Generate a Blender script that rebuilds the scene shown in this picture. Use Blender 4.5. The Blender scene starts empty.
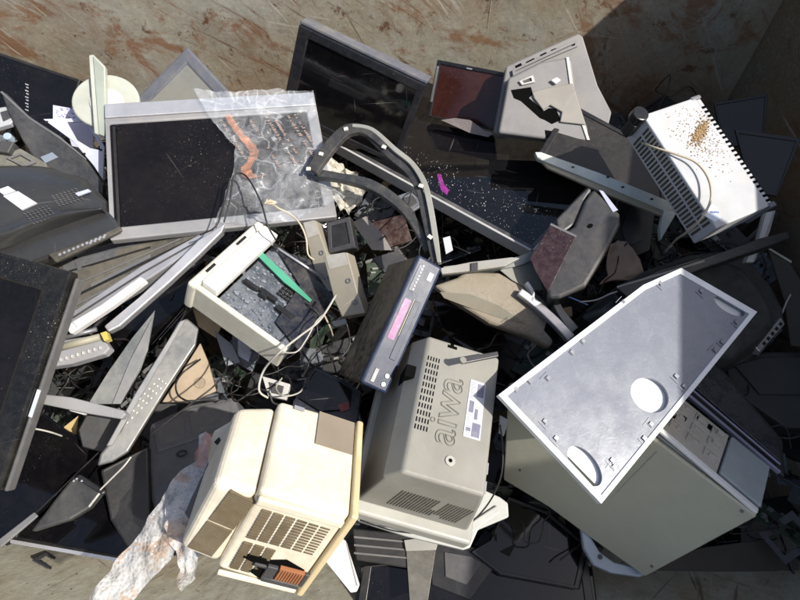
import bpy, bmesh, math, random
from mathutils import Vector, Matrix, noise as mnoise
import numpy as np
random.seed(7)
R = math.radians
C = bpy.context.scene.collection

# ------------------------------------------------------------------ camera geometry (metres, z up)
PITCH = R(56); CAM = Vector((0, 0, 2.0)); FOC = 578.0
FW = Vector((0, math.cos(PITCH), -math.sin(PITCH)))
UP = Vector((0, math.sin(PITCH), math.cos(PITCH)))
RT = Vector((1, 0, 0))
def ray(px, py):
    return RT * ((px - 400) / FOC) + UP * ((300 - py) / FOC) + FW
def P(px, py, z):
    "the point of the world at height z that is sighted at this place of the photograph"
    r = ray(px, py); return CAM + r * ((z - CAM.z) / r.z)

# measured poses of the larger boxes: rotation matrix, centre, size in metres
POSE = {
 'big_tv': ([[0.765, 0.6439, -0.0153], [-0.6419, 0.7641, 0.064], [0.0529, -0.0391, 0.9978]], [0.1471, 1.6112, 0.6002], [1.0646, 0.51, 0.0601]),
 'leaning_tv': ([[0.9003, 0.3165, -0.2988], [-0.366, 0.1788, -0.9133], [-0.2356, 0.9316, 0.2768]], [-0.1555, 1.62, 0.7997], [0.4333, 0.299, 0.0592]),
 'white_monitor': ([[0.9675, -0.1989, 0.1563], [0.2313, 0.9458, -0.228], [-0.1025, 0.2568, 0.961]], [-0.5313, 1.2945, 0.8001], [0.618, 0.4498, 0.0501]),
 'grey_monitor': ([[0.6825, 0.7298, -0.0403], [-0.5948, 0.5226, -0.6108], [-0.4247, 0.4409, 0.7907]], [-0.761, 1.7046, 0.6401], [0.3445, 0.3504, 0.05]),
 'beige_crt': ([[0.8961, -0.0162, 0.4436], [-0.1553, 0.9247, 0.3475], [-0.4158, -0.3803, 0.8261]], [-0.2319, 0.3372, 0.7793], [0.1721, 0.2354, 0.2808]),
 'grey_crt': ([[0.9487, 0.1915, 0.2517], [-0.2013, 0.9794, 0.0133], [-0.244, -0.0632, 0.9677]], [0.088, 0.4854, 0.7597], [0.1685, 0.3227, 0.2179]),
 'vcr': ([[0.4064, -0.8467, 0.3434], [0.8457, 0.2063, -0.4923], [0.3459, 0.4905, 0.7998]], [-0.0299, 0.7413, 0.7989], [0.3216, 0.0681, 0.214]),
 'printer': ([[0.8121, 0.4366, 0.387], [-0.4797, 0.8773, 0.017], [-0.3321, -0.1995, 0.9219]], [-0.3531, 0.8854, 0.7196], [0.2873, 0.2832, 0.092]),
 'heater': ([[0.8961, -0.4176, 0.1505], [0.4431, 0.8623, -0.2452], [-0.0274, 0.2864, 0.9577]], [0.7831, 1.141, 0.9287], [0.1959, 0.3485, 0.0913]),
 'pc': ([[0.7252, 0.358, -0.5882], [-0.6691, 0.1648, -0.7246], [-0.1625, 0.919, 0.3591]], [0.5724, 0.4393, 0.6197], [0.3645, 0.3605, 0.1581]),
 'left_tv': ([[0.9556, 0.2671, -0.1245], [-0.2945, 0.8485, -0.4398], [-0.0118, 0.4569, 0.8894]], [-1.0355, 0.6407, 0.8599], [0.5421, 0.4842, 0.0499]),
 'black_box_far': ([[0.9454, 0.3096, 0.1019], [-0.1628, 0.7194, -0.6753], [-0.2823, 0.6218, 0.7305]], [-1.4821, 1.8955, 0.6198], [0.499, 0.2337, 0.0997]),
 'red_tv': ([[0.9371, 0.1783, -0.2999], [-0.3479, 0.545, -0.7629], [0.0274, 0.8193, 0.5728]], [0.2368, 1.7294, 0.7199], [0.2559, 0.1905, 0.03]),
 'dark_monitor': ([[0.8417, 0.5373, 0.0532], [-0.4992, 0.812, -0.3023], [-0.2057, 0.2279, 0.9517]], [0.6251, 1.4273, 0.7194], [0.3138, 0.2281, 0.0398]),
 'speaker': ([[0.8789, -0.437, 0.1913], [0.3754, 0.881, 0.2878], [-0.2943, -0.1811, 0.9384]], [-0.5223, 0.4952, 0.5193], [0.2145, 0.0986, 0.2893]),
}

# ------------------------------------------------------------------ materials
MATS = {}
def nt(name):
    m = bpy.data.materials.new(name); m.use_nodes = True
    t = m.node_tree; b = t.nodes['Principled BSDF']
    return m, t, b
def N(t, typ, **kw):
    n = t.nodes.new(typ)
    for k, v in kw.items():
        if k in n.inputs: n.inputs[k].default_value = v
        else: setattr(n, k, v)
    return n
def rgba(c): return (c[0], c[1], c[2], 1)
def noise_mask(t, vec, scale, lo, hi, detail=6, rough=.6, dist=0):
    n = N(t, 'ShaderNodeTexNoise', Scale=scale, Detail=detail, Roughness=rough, Distortion=dist)
    t.links.new(vec, n.inputs['Vector'])
    r = N(t, 'ShaderNodeMapRange'); r.inputs['From Min'].default_value = lo; r.inputs['From Max'].default_value = hi
    t.links.new(n.outputs['Fac'], r.inputs['Value']); return r.outputs[0]
def mixc(t, fac, a, b):
    m = N(t, 'ShaderNodeMix', data_type='RGBA')
    for s, v in ((0, fac), (6, a), (7, b)):
        if hasattr(v, 'is_output'): t.links.new(v, m.inputs[s])
        else: m.inputs[s].default_value = v if s == 0 else rgba(v)
    return m.outputs[2]
def mul(t, a, b, op='MULTIPLY'):
    m = N(t, 'ShaderNodeMath', operation=op)
    for i, v in enumerate((a, b)):
        if hasattr(v, 'is_output'): t.links.new(v, m.inputs[i])
        else: m.inputs[i].default_value = v
    return m.outputs[0]
def coords(t, scale=(1, 1, 1), rot=(0, 0, 0)):
    tc = N(t, 'ShaderNodeTexCoord'); oi = N(t, 'ShaderNodeObjectInfo')
    a = N(t, 'ShaderNodeVectorMath', operation='ADD'); cmb = N(t, 'ShaderNodeCombineXYZ')
    k = mul(t, oi.outputs['Random'], 20.0)
    for i in range(3): t.links.new(k, cmb.inputs[i])
    t.links.new(tc.outputs['Object'], a.inputs[0]); t.links.new(cmb.outputs[0], a.inputs[1])
    mp = N(t, 'ShaderNodeMapping', vector_type='TEXTURE'); mp.inputs['Scale'].default_value = tuple(1 / s_ for s_ in scale); mp.inputs['Rotation'].default_value = rot
    t.links.new(a.outputs[0], mp.inputs['Vector']); return mp.outputs[0]
def plastic(name, col, rough=.4, dust=.35, dustcol=(.30, .26, .20), speck=.4, metal=0., grain=.15, scratch=.3, scratchcol=None, bump=.0006, coat=0., var=.12, spec=.5):
    "moulded plastic, glass or sheet metal with its own dirt: blotches of settled dust, specks and fine scratches"
    if name in MATS: return MATS[name]
    m, t, b = nt(name); v = coords(t)
    light = tuple(min(1, c * (1 + var) + .001) for c in col); dark = tuple(c * (1 - var) for c in col)
    base = mixc(t, noise_mask(t, v, 7, .35, .65), dark, light)
    dm = noise_mask(t, v, 5.5, .44, .72, 9, .72, .6)
    dm = mul(t, dm, dust); c = mixc(t, dm, base, dustcol)
    fm = mul(t, noise_mask(t, v, 60, .42, .75, 5, .7), dust * .6); c = mixc(t, fm, c, dustcol)
    if speck:
        sp = noise_mask(t, v, 210, .69, .76, 2, .5)
        cl = noise_mask(t, v, 5, .46, .66, 4)
        c = mixc(t, mul(t, mul(t, sp, cl), speck), c, (.45, .42, .36))
        s2 = noise_mask(t, v, 85, .715, .75, 4, .7); c = mixc(t, mul(t, mul(t, s2, noise_mask(t, v, 7, .45, .6, 3)), speck), c, (.30, .27, .22))
        s3 = noise_mask(t, v, 600, .68, .74, 1, .5); c = mixc(t, mul(t, mul(t, s3, cl), speck * .5), c, (.35, .33, .28))
    if scratch:
        sc = scratchcol or tuple(min(.8, x * 1.6 + .05) for x in col)
        for rz, sx in ((.5, 3), (2.0, 4)):
            vv = coords(t, (sx, 160, sx), (0, 0, rz))
            ln = noise_mask(t, vv, 1.0, .70, .76, 2, .5)
            pm = noise_mask(t, v, 9, .5, .62, 2)
            c = mixc(t, mul(t, mul(t, ln, pm), scratch), c, sc)
    t.links.new(c, b.inputs['Base Color'])
    rr = N(t, 'ShaderNodeMapRange'); rr.inputs['To Min'].default_value = rough; rr.inputs['To Max'].default_value = min(1, rough + .5)
    t.links.new(mul(t, dm, fm, 'ADD'), rr.inputs['Value']); t.links.new(rr.outputs[0], b.inputs['Roughness'])
    b.inputs['Metallic'].default_value = metal
    b.inputs['Coat Weight'].default_value = coat; b.inputs['Specular IOR Level'].default_value = spec
    bp = N(t, 'ShaderNodeBump', Strength=.5); bp.inputs['Distance'].default_value = bump
    n2 = N(t, 'ShaderNodeTexNoise', Scale=420, Detail=2); t.links.new(v, n2.inputs['Vector'])
    n3 = N(t, 'ShaderNodeTexNoise', Scale=14, Detail=4); t.links.new(v, n3.inputs['Vector'])
    t.links.new(mul(t, mul(t, n2.outputs['Fac'], grain), mul(t, n3.outputs['Fac'], 3.0), 'ADD'), bp.inputs['Height'])
    t.links.new(bp.outputs[0], b.inputs['Normal'])
    MATS[name] = m; return m

def wall_paint(name, base=(.31, .31, .265), rust=1.0):
    m, t, b = nt(name)
    tc = N(t, 'ShaderNodeTexCoord'); v = tc.outputs['Object']
    def mp(scale, rot):
        q = N(t, 'ShaderNodeMapping', vector_type='TEXTURE'); q.inputs['Scale'].default_value = tuple(1 / s_ for s_ in scale); q.inputs['Rotation'].default_value = rot
        t.links.new(v, q.inputs['Vector']); return q.outputs[0]
    c = mixc(t, noise_mask(t, v, 2.2, .38, .62, 5), base, tuple(x * y for x, y in zip(base, (.86, .74, .60))))
    c = mixc(t, mul(t, noise_mask(t, v, 11, .45, .7, 9, .75), .5), c, tuple(x * 1.45 for x in base))
    c = mixc(t, mul(t, noise_mask(t, v, 30, .45, .72, 9, .78), .35), c, (.12, .10, .07))
    c = mixc(t, mul(t, noise_mask(t, v, 1.3, .46, .64, 10, .70, .5), .55 * min(1, rust + .3)), c, (.20, .12, .065))
    c = mixc(t, mul(t, noise_mask(t, v, 75, .50, .62, 5, .7), .3), c, (.40, .37, .30))
    c = mixc(t, mul(t, noise_mask(t, mp((1, 1, 1.5), (0, .5, 0)), 3.8, .52, .60, 12, .76, .5), .8 * rust), c, (.19, .088, .04))
    c = mixc(t, mul(t, noise_mask(t, mp((1.3, 1, 1), (0, -.7, 0)), 8.0, .57, .62, 12, .74, .4), .85 * rust), c, (.10, .045, .022))
    for (ang, lo, colr, k) in ((.6, .64, (.13, .06, .03), .8), (.8, .66, (.16, .08, .04), .7), (1.1, .66, (.12, .09, .06), .7), (.95, .65, (.50, .47, .40), .8), (-.5, .68, (.20, .10, .05), .8), (.2, .69, (.46, .42, .36), .6), (1.3, .68, (.10, .06, .04), .8)):
        vv = mp((2.2, 2.2, 60), (0, ang, 0))
        ln = noise_mask(t, vv, 1.0, lo, lo + .04, 3, .6)
        pm = noise_mask(t, v, 2.6, .42, .58, 2)
        c = mixc(t, mul(t, mul(t, ln, pm), k), c, colr)
    sx_ = N(t, 'ShaderNodeSeparateXYZ'); t.links.new(v, sx_.inputs[0])
    gx = N(t, 'ShaderNodeMapRange'); gx.inputs['From Min'].default_value = -.2; gx.inputs['From Max'].default_value = 1.4; t.links.new(sx_.outputs[0], gx.inputs['Value'])
    c = mixc(t, mul(t, mul(t, gx.outputs[0], noise_mask(t, v, 2.6, .35, .6, 6)), .45 * rust), c, (.24, .15, .075))
    sp = noise_mask(t, v, 70, .67, .70, 3, .6); c = mixc(t, mul(t, sp, .7), c, (.10, .05, .03))
    t.links.new(c, b.inputs['Base Color']); b.inputs['Roughness'].default_value = .5
    bp = N(t, 'ShaderNodeBump', Strength=.8); bp.inputs['Distance'].default_value = .006
    n2 = N(t, 'ShaderNodeTexNoise', Scale=9, Detail=9, Roughness=.62); t.links.new(v, n2.inputs['Vector'])
    t.links.new(n2.outputs['Fac'], bp.inputs['Height']); t.links.new(bp.outputs[0], b.inputs['Normal'])
    return m

def film(name, tint=(.85, .88, .92), alpha=.35, bubbles=False, printed=None):
    "thin clear plastic: mostly see-through, with glossy creases"
    m, t, b = nt(name); v = coords(t)
    out = t.nodes['Material Output']; tr = N(t, 'ShaderNodeBsdfTransparent')
    tr.inputs['Color'].default_value = (.93, .95, .97, 1)
    mx = N(t, 'ShaderNodeMixShader')
    c = tint
    if printed: c = mixc(t, noise_mask(t, v, 9, .50, .56, 4, .6, .8), tint, printed)
    if hasattr(c, 'is_output'): t.links.new(c, b.inputs['Base Color'])
    else: b.inputs['Base Color'].default_value = rgba(c)
    b.inputs['Roughness'].default_value = .22; b.inputs['Specular IOR Level'].default_value = .5
    bp = N(t, 'ShaderNodeBump', Strength=1.0)
    def warp(amount, sc):
        w_ = N(t, 'ShaderNodeTexNoise', Scale=sc, Detail=4); t.links.new(v, w_.inputs['Vector']); a_ = N(t, 'ShaderNodeMixRGB'); a_.inputs[0].default_value = amount
        t.links.new(v, a_.inputs[1]); t.links.new(w_.outputs['Color'], a_.inputs[2]); return a_.outputs[0]
    wv = warp(.10, 7)
    def crease(sc, wd):
        e_ = N(t, 'ShaderNodeTexVoronoi', feature='DISTANCE_TO_EDGE', Scale=sc); t.links.new(wv, e_.inputs['Vector'])
        r_ = N(t, 'ShaderNodeMapRange'); r_.inputs['From Min'].default_value = 0; r_.inputs['From Max'].default_value = wd; r_.inputs['To Min'].default_value = 1; r_.inputs['To Max'].default_value = 0
        t.links.new(e_.outputs['Distance'], r_.inputs['Value']); return r_.outputs[0]
    if bubbles:
        vo = N(t, 'ShaderNodeTexVoronoi', Scale=125.0); t.links.new(v, vo.inputs['Vector'])
        bp.inputs['Distance'].default_value = -.0025; t.links.new(vo.outputs['Distance'], bp.inputs['Height'])
        dot = N(t, 'ShaderNodeMapRange'); dot.inputs['From Min'].default_value = .15; dot.inputs['From Max'].default_value = .5; t.links.new(vo.outputs['Distance'], dot.inputs['Value'])
        fac = mul(t, mul(t, dot.outputs[0], .14), mul(t, mul(t, noise_mask(t, v, 20, .35, .65, 4), .3), alpha, 'ADD'), 'ADD')
    else:
        vf = N(t, 'ShaderNodeTexVoronoi', Scale=26.0); t.links.new(wv, vf.inputs['Vector'])
        bp.inputs['Distance'].default_value = .010; t.links.new(vf.outputs['Distance'], bp.inputs['Height'])
        cr = mul(t, mul(t, crease(17, .05), noise_mask(t, v, 9, .42, .6, 3)), mul(t, mul(t, crease(41, .07), .5), noise_mask(t, v, 14, .5, .65, 3)), 'ADD')
        haze = noise_mask(t, v, 6, .4, .75, 4)
        fac = mul(t, mul(t, cr, .20), mul(t, mul(t, haze, .26), alpha, 'ADD'), 'ADD')
    t.links.new(bp.outputs[0], b.inputs['Normal'])
    t.links.new(fac, mx.inputs[0]); t.links.new(tr.outputs[0], mx.inputs[1]); t.links.new(b.outputs[0], mx.inputs[2])
    t.links.new(mx.outputs[0], out.inputs['Surface'])
    return m

def steel_sheet(name, col=(.62, .64, .67)):
    "glossy coated sheet with a fine grain, wiping marks and long scratches"
    m, t, b = nt(name); v = coords(t)
    c = mixc(t, noise_mask(t, v, 2.5, .35, .65, 3, .5, .3), tuple(x * .88 for x in col), col)
    c = mixc(t, mul(t, noise_mask(t, v, 260, .5, .7, 3, .7), .4), c, (.24, .26, .30))
    c = mixc(t, mul(t, noise_mask(t, v, 600, .68, .72, 2), .5), c, (.6, .6, .6))
    for rz in (.3, 1.1, 2.2, 2.8):
        vv = coords(t, (4, 220, 4), (0, 0, rz)); c = mixc(t, mul(t, mul(t, noise_mask(t, vv, 1.0, .66, .74, 2, .5), noise_mask(t, v, 6, .45, .6, 2)), .15), c, (.5, .51, .54))
    c = mixc(t, mul(t, noise_mask(t, v, 5, .56, .7, 9, .75, .4), .3), c, (.40, .37, .31))
    t.links.new(c, b.inputs['Base Color']); b.inputs['Metallic'].default_value = .05
    rr = N(t, 'ShaderNodeMapRange'); rr.inputs['To Min'].default_value = .16; rr.inputs['To Max'].default_value = .36
    t.links.new(noise_mask(t, v, 18, .3, .7, 6, .7), rr.inputs['Value']); t.links.new(rr.outputs[0], b.inputs['Roughness'])
    bp = N(t, 'ShaderNodeBump', Strength=.4); bp.inputs['Distance'].default_value = .0006
    n2 = N(t, 'ShaderNodeTexNoise', Scale=60, Detail=6, Roughness=.7, Distortion=.8); t.links.new(v, n2.inputs['Vector'])
    t.links.new(n2.outputs['Fac'], bp.inputs['Height']); t.links.new(bp.outputs[0], b.inputs['Normal'])
    MATS[name] = m; return m

BLK = plastic('black plastic', (.010, .010, .011), .28, .14, (.10, .09, .075), .35)
BLK2 = plastic('matt black plastic', (.013, .013, .014), .42, .16, (.09, .08, .065), .3)
SCR = plastic('dark glass', (.002, .002, .003), .05, .07, (.06, .05, .04), .28, bump=.0002, scratch=.4, scratchcol=(.25, .25, .25))
SCRB = plastic('brownish dusty glass', (.004, .003, .0025), .08, .10, (.06, .042, .032), .4, bump=.0002, scratch=.3, scratchcol=(.2, .18, .15))
SCRM = plastic('mirror black glass', (.004, .004, .005), .03, .06, (.07, .065, .055), .15, bump=.00005, scratch=.3, scratchcol=(.3, .3, .3))
SCRMATT = plastic('matt panel glass', (.014, .012, .011), .30, .3, (.05, .042, .035), .5, bump=.0002)
SIL = plastic('silver plastic', (.58, .58, .60), .22, .25, (.25, .22, .18), .2, metal=.6)
SILD = plastic('dark silver plastic', (.15, .155, .165), .35, .4, (.20, .18, .14), .3, metal=.3)
GRY = plastic('grey plastic', (.12, .12, .125), .42, .4, (.22, .2, .16), .4)
DGRY = plastic('dark grey plastic', (.040, .040, .045), .40, .3, (.12, .11, .09), .4)
MGRY = plastic('warm grey plastic', (.30, .295, .275), .45, .35, (.22, .19, .14), .25)
SHELL = plastic('pale grey shell', (.50, .49, .475), .45, .35, (.35, .3, .22), .1)
WHT = plastic('white plastic', (.72, .72, .70), .38, .3, (.42, .36, .27), .0, scratch=.2, scratchcol=(.3, .28, .25))
WHTD = plastic('dirty white enamel', (.46, .475, .50), .35, .35, (.45, .40, .32), .0, scratch=.3, scratchcol=(.35, .3, .25))
BEI = plastic('yellowed beige plastic', (.70, .645, .52), .42, .45, (.40, .31, .18), .0, scratch=.12, scratchcol=(.35, .27, .16))
BEI2 = plastic('beige plastic', (.48, .42, .30), .45, .4, (.28, .22, .14), .0, scratch=.2)
TAN = plastic('tan board', (.34, .27, .19), .7, .4, (.20, .15, .10), .0)
CREAM = plastic('cream enamel', (.41, .405, .315), .38, .2, (.30, .27, .2), .0, scratch=.3, scratchcol=(.5, .5, .42), var=.05)
TVG = plastic('greenish grey plastic', (.24, .235, .212), .5, .35, (.24, .21, .15), .15)
NVY = plastic('navy blue plastic', (.010, .019, .048), .38, .22, (.15, .16, .18), .4, scratch=.3, scratchcol=(.3, .32, .4), spec=.3)
LID = plastic('mud stained dark lid', (.03, .024, .018), .45, 1.0, (.34, .25, .15), .3)
MAG = plastic('magenta lens', (.18, .015, .15), .3, .35, (.26, .16, .27), .6, scratch=.3, spec=.3)
GRN = plastic('green film strip', (.06, .27, .17), .25, .1, (.2, .3, .25), .2)
PCB = plastic('dark circuit board', (.045, .055, .07), .3, .5, (.32, .34, .36), .9, scratch=.5, scratchcol=(.4, .42, .45))
PCBG = plastic('green circuit board', (.018, .040, .026), .35, .4, (.2, .2, .15), .8)
BLU = plastic('pale blue plastic', (.34, .42, .50), .35, .2, (.3, .28, .25), .1)
RUST = plastic('rusty coil', (.33, .13, .05), .7, .5, (.18, .07, .03), .3)
VOID = plastic('vent gap', (.003, .003, .003), .9, .0, (.01, .01, .01), .0, scratch=0, spec=.05)  # near-black colour paints the dark inside holes and slots
GLAB = plastic('grey label paper', (.22, .23, .27), .5, .3, (.4, .38, .34), .5)
WLAB = plastic('white label paper', (.50, .51, .55), .5, .25, (.4, .38, .34), .0)
REDSC = plastic('red brown glass', (.035, .010, .008), .12, .3, (.09, .04, .03), .5, bump=.0002)
MUD = plastic('dried mud', (.30, .20, .10), .95, .6, (.18, .11, .05), .0, bump=.003, grain=.6)
DUSTY = plastic('cracked dusty coating', (.25, .225, .18), .85, .6, (.22, .175, .12), .0, bump=.002, grain=.5, scratch=.3, scratchcol=(.15, .12, .08))
_t = DUSTY.node_tree; _b = _t.nodes['Principled BSDF']; _v = coords(_t); _vo = N(_t, 'ShaderNodeTexVoronoi', feature='DISTANCE_TO_EDGE', Scale=55.0)
_w = N(_t, 'ShaderNodeTexNoise', Scale=30, Detail=3); _t.links.new(_v, _w.inputs['Vector']); _ad = N(_t, 'ShaderNodeMixRGB'); _ad.inputs[0].default_value = .03; _t.links.new(_v, _ad.inputs[1]); _t.links.new(_w.outputs['Color'], _ad.inputs[2]); _t.links.new(_ad.outputs[0], _vo.inputs['Vector'])
_r = N(_t, 'ShaderNodeMapRange'); _r.inputs['From Min'].default_value = .0; _r.inputs['From Max'].default_value = .05; _r.inputs['To Min'].default_value = 1; _r.inputs['To Max'].default_value = 0; _t.links.new(_vo.outputs['Distance'], _r.inputs['Value'])
_old = _b.inputs['Base Color'].links[0].from_socket; _t.links.new(mixc(_t, mul(_t, mul(_t, _r.outputs[0], noise_mask(_t, _v, 14, .42, .6, 4)), .75), _old, (.13, .10, .07)), _b.inputs['Base Color'])
CLEARG = plastic('scuffed clear plastic', (.20, .22, .22), .22, .4, (.3, .28, .22), .4)
STEEL = steel_sheet('galvanised sheet', (.18, .195, .235))
WOODY = plastic('pale cardboard', (.42, .32, .20), .8, .4, (.28, .2, .12), .0)
TILEO = plastic('orange foam', (.62, .27, .12), .7, .3, (.4, .22, .12), .0)
CBLK = plastic('black rubber', (.012, .012, .013), .45, .3, (.08, .07, .06), .2, scratch=0)
CWHT = plastic('grey white rubber', (.42, .40, .36), .5, .4, (.25, .22, .17), .0, scratch=0)
CBEI = plastic('beige rubber', (.50, .43, .32), .5, .4, (.3, .25, .17), .0, scratch=0)
CBLU = plastic('blue rubber', (.10, .25, .50), .5, .2, (.2, .2, .2), .0, scratch=0)

# ------------------------------------------------------------------ mesh helpers
def link(name, bm, mat, parent=None, bevel=0, seg=2, smooth=False, recalc=True):
    if recalc: bmesh.ops.recalc_face_normals(bm, faces=bm.faces)
    me = bpy.data.meshes.new(name); bm.to_mesh(me); bm.free()
    for m in (mat if isinstance(mat, (list, tuple)) else [mat]): me.materials.append(m)
    o = bpy.data.objects.new(name, me); C.objects.link(o)
    if parent is not None: o.parent = parent
    if smooth:
        for p in me.polygons: p.use_smooth = True
    if bevel:
        b = o.modifiers.new('edge', 'BEVEL'); b.width = bevel; b.segments = seg; b.limit_method = 'ANGLE'; b.angle_limit = R(40); b.harden_normals = False
    return o
def add_box(bm, x0, x1, y0, y1, z0, z1, M=None):
    vs = [bm.verts.new((x, y, z)) for z in (z0, z1) for y in (y0, y1) for x in (x0, x1)]
    if M is not None:
        for v in vs: v.co = M @ v.co
    for f in ((0, 2, 3, 1), (4, 5, 7, 6), (0, 1, 5, 4), (2, 6, 7, 3), (0, 4, 6, 2), (1, 3, 7, 5)):
        bm.faces.new([vs[i] for i in f])
    return vs
def add_prism(bm, pts, z0, z1, pts0=None):
    pts0 = pts0 or pts
    a = [bm.verts.new((p[0], p[1], z0)) for p in pts0]; b = [bm.verts.new((p[0], p[1], z1)) for p in pts]
    n = len(pts); bm.faces.new(a[::-1]); bm.faces.new(b)
    for i in range(n): bm.faces.new((a[i], a[(i + 1) % n], b[(i + 1) % n], b[i]))
def add_ring(bm, outer, inner, z0, z1, zi=None):
    zi = z1 if zi is None else zi
    n = len(outer)
    o0 = [bm.verts.new((*p, z0)) for p in outer]; o1 = [bm.verts.new((*p, z1)) for p in outer]
    i0 = [bm.verts.new((*p, z0)) for p in inner]; i1 = [bm.verts.new((*p, zi)) for p in inner]
    for k in range(n):
        j = (k + 1) % n
        bm.faces.new((o0[k], o0[j], o1[j], o1[k])); bm.faces.new((o1[k], o1[j], i1[j], i1[k]))
        bm.faces.new((i1[k], i1[j], i0[j], i0[k])); bm.faces.new((i0[k], i0[j], o0[j], o0[k]))
def smooth_path(pts, k=6):
    "Catmull-Rom through the points"
    pts = [Vector(p) for p in pts]; q = [pts[0]] + pts + [pts[-1]]; out = []
    for i in range(1, len(q) - 2):
        for s in range(k):
            t = s / k; a, b, c, d = q[i - 1], q[i], q[i + 1], q[i + 2]
            out.append(.5 * ((2 * b) + (c - a) * t + (2 * a - 5 * b + 4 * c - d) * t * t + (3 * b - a - 3 * c + d) * t ** 3))
    out.append(pts[-1]); return out
def add_tube(bm, pts, r, n=7):
    pts = [Vector(p) for p in pts]; rings = []
    ref = Vector((.13, .21, .97)).normalized()
    for i, p in enumerate(pts):
        d = (pts[min(i + 1, len(pts) - 1)] - pts[max(i - 1, 0)])
        if d.length < 1e-9: d = Vector((1, 0, 0))
        d.normalize(); a = d.cross(ref)
        if a.length < .05: a = d.cross(Vector((1, 0, 0)))
        a.normalize(); b = d.cross(a)
        rings.append([bm.verts.new(p + (a * math.cos(2 * math.pi * k / n) + b * math.sin(2 * math.pi * k / n)) * r) for k in range(n)])
    for i in range(len(rings) - 1):
        for k in range(n):
            j = (k + 1) % n; bm.faces.new((rings[i][k], rings[i][j], rings[i + 1][j], rings[i + 1][k]))
    bm.faces.new(rings[0][::-1]); bm.faces.new(rings[-1])
def circle(cx, cy, rx, ry=None, n=28, a0=0):
    ry = ry or rx
    ca, sa = math.cos(a0), math.sin(a0); out = []
    for k in range(n):
        x, y = rx * math.cos(2 * math.pi * k / n), ry * math.sin(2 * math.pi * k / n)
        out.append((cx + x * ca - y * sa, cy + x * sa + y * ca))
    return out
def tag(o, label, cat, group=None, kind=None):
    if label: o['label'] = label
    if cat: o['category'] = cat
    if group: o['group'] = group
    if kind: o['kind'] = kind
    return o

class Thing:
    "an Empty at the back plane of a thing: local z runs from 0 (back) to D (front)"
    def __init__(s, name, M, D, label, cat, group=None, W=0, H=0):
        s.M = M; s.Mi = M.inverted(); s.D = D; s.W = W; s.H = H
        s.e = bpy.data.objects.new(name, None); C.objects.link(s.e); s.e.empty_display_size = .05
        s.e.matrix_world = M; tag(s.e, label, cat, group)
    def q(s, px, py, w=None):
        w = s.D if w is None else w
        o = s.Mi @ CAM; d = s.Mi.to_3x3() @ ray(px, py)
        p = o + d * ((w - o.z) / d.z); return (p.x, p.y)
    def qs(s, pts, w=None): return [s.q(*p, w) for p in pts]
    def box(s, name, x0, x1, y0, y1, z0, z1, mat, bevel=.003, parent=None, seg=2):
        bm = bmesh.new(); add_box(bm, x0, x1, y0, y1, z0, z1)
        return link(name, bm, mat, parent or s.e, bevel, seg)
    def pris(s, name, pts, z0, z1, mat, bevel=.002, parent=None, px=True, w=None, pts0=None, seg=2):
        if px: pts = s.qs(pts, z1 if w is None else w)
        if px and pts0: pts0 = s.qs(pts0, z1)
        bm = bmesh.new(); add_prism(bm, pts, z0, z1, pts0)
        return link(name, bm, mat, parent or s.e, bevel, seg)
    def ring(s, name, outer, inner, z0, z1, mat, bevel=.002, parent=None, px=False, zi=None):
        if px: outer = s.qs(outer, z1); inner = s.qs(inner, z1)
        bm = bmesh.new(); add_ring(bm, outer, inner, z0, z1, zi)
        return link(name, bm, mat, parent or s.e, bevel)
    def bars(s, name, boxes, mat, parent=None, bevel=0):
        bm = bmesh.new()
        for b in boxes: add_box(bm, *b)
        return link(name, bm, mat, parent or s.e, bevel)
    def tube(s, name, pts, r, mat, parent=None, n=7, sm=True):
        bm = bmesh.new(); add_tube(bm, smooth_path(pts) if sm else pts, r, n)
        return link(name, bm, mat, parent or s.e, 0, smooth=True)
    def text(s, name, body, x, y, z, size, ang, mat, ext=.0006, parent=None, outline=0, align='CENTER'):
        cu = bpy.data.curves.new(name, 'FONT'); cu.body = body; cu.size = size; cu.extrude = ext; cu.align_x = align; cu.align_y = 'CENTER'
        if outline: cu.fill_mode = 'NONE'; cu.extrude = 0; cu.bevel_depth = outline; cu.bevel_resolution = 1
        tmp = bpy.data.objects.new('t', cu); C.objects.link(tmp)
        bpy.context.view_layer.update()
        me = bpy.data.meshes.new_from_object(tmp.evaluated_get(bpy.context.evaluated_depsgraph_get()))
        bpy.data.objects.remove(tmp)
        me.name = name; me.materials.clear(); me.materials.append(mat)
        o = bpy.data.objects.new(name, me); C.objects.link(o); o.parent = parent or s.e
        o.location = (x, y, z); o.rotation_euler = (0, 0, ang); return o

def posed(key, name, label, cat, group=None):
    Rm, t, D = POSE[key]
    M = Matrix([[*Rm[0], 0], [*Rm[1], 0], [*Rm[2], 0], [0, 0, 0, 1]])
    n = Vector((Rm[0][2], Rm[1][2], Rm[2][2]))
    M.translation = Vector(t) - n * (D[2] / 2)
    return Thing(name, M, D[2], label, cat, group, D[0], D[1])
def planar(name, a, b, z, n, D, label, cat, group=None):
    "front plane through the sight of pixel a at height z with normal n; local x towards the sight of pixel b"
    n = Vector(n).normalized(); A = P(*a, z)
    r = ray(*b); B = CAM + r * ((A - CAM).dot(n) / r.dot(n))
    x = (B - A).normalized(); y = n.cross(x)
    M = Matrix(((x.x, y.x, n.x, 0), (x.y, y.y, n.y, 0), (x.z, y.z, n.z, 0), (0, 0, 0, 1)))
    M.translation = A - n * D
    return Thing(name, M, D, label, cat, group)
def lerp2(a, b, t): return (a[0] + (b[0] - a[0]) * t, a[1] + (b[1] - a[1]) * t)
def rect(x0, x1, y0, y1): return [(x0, y0), (x1, y0), (x1, y1), (x0, y1)]
def quad_at(q, u, v): return lerp2(lerp2(q[0], q[1], u), lerp2(q[3], q[2], u), v)
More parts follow.
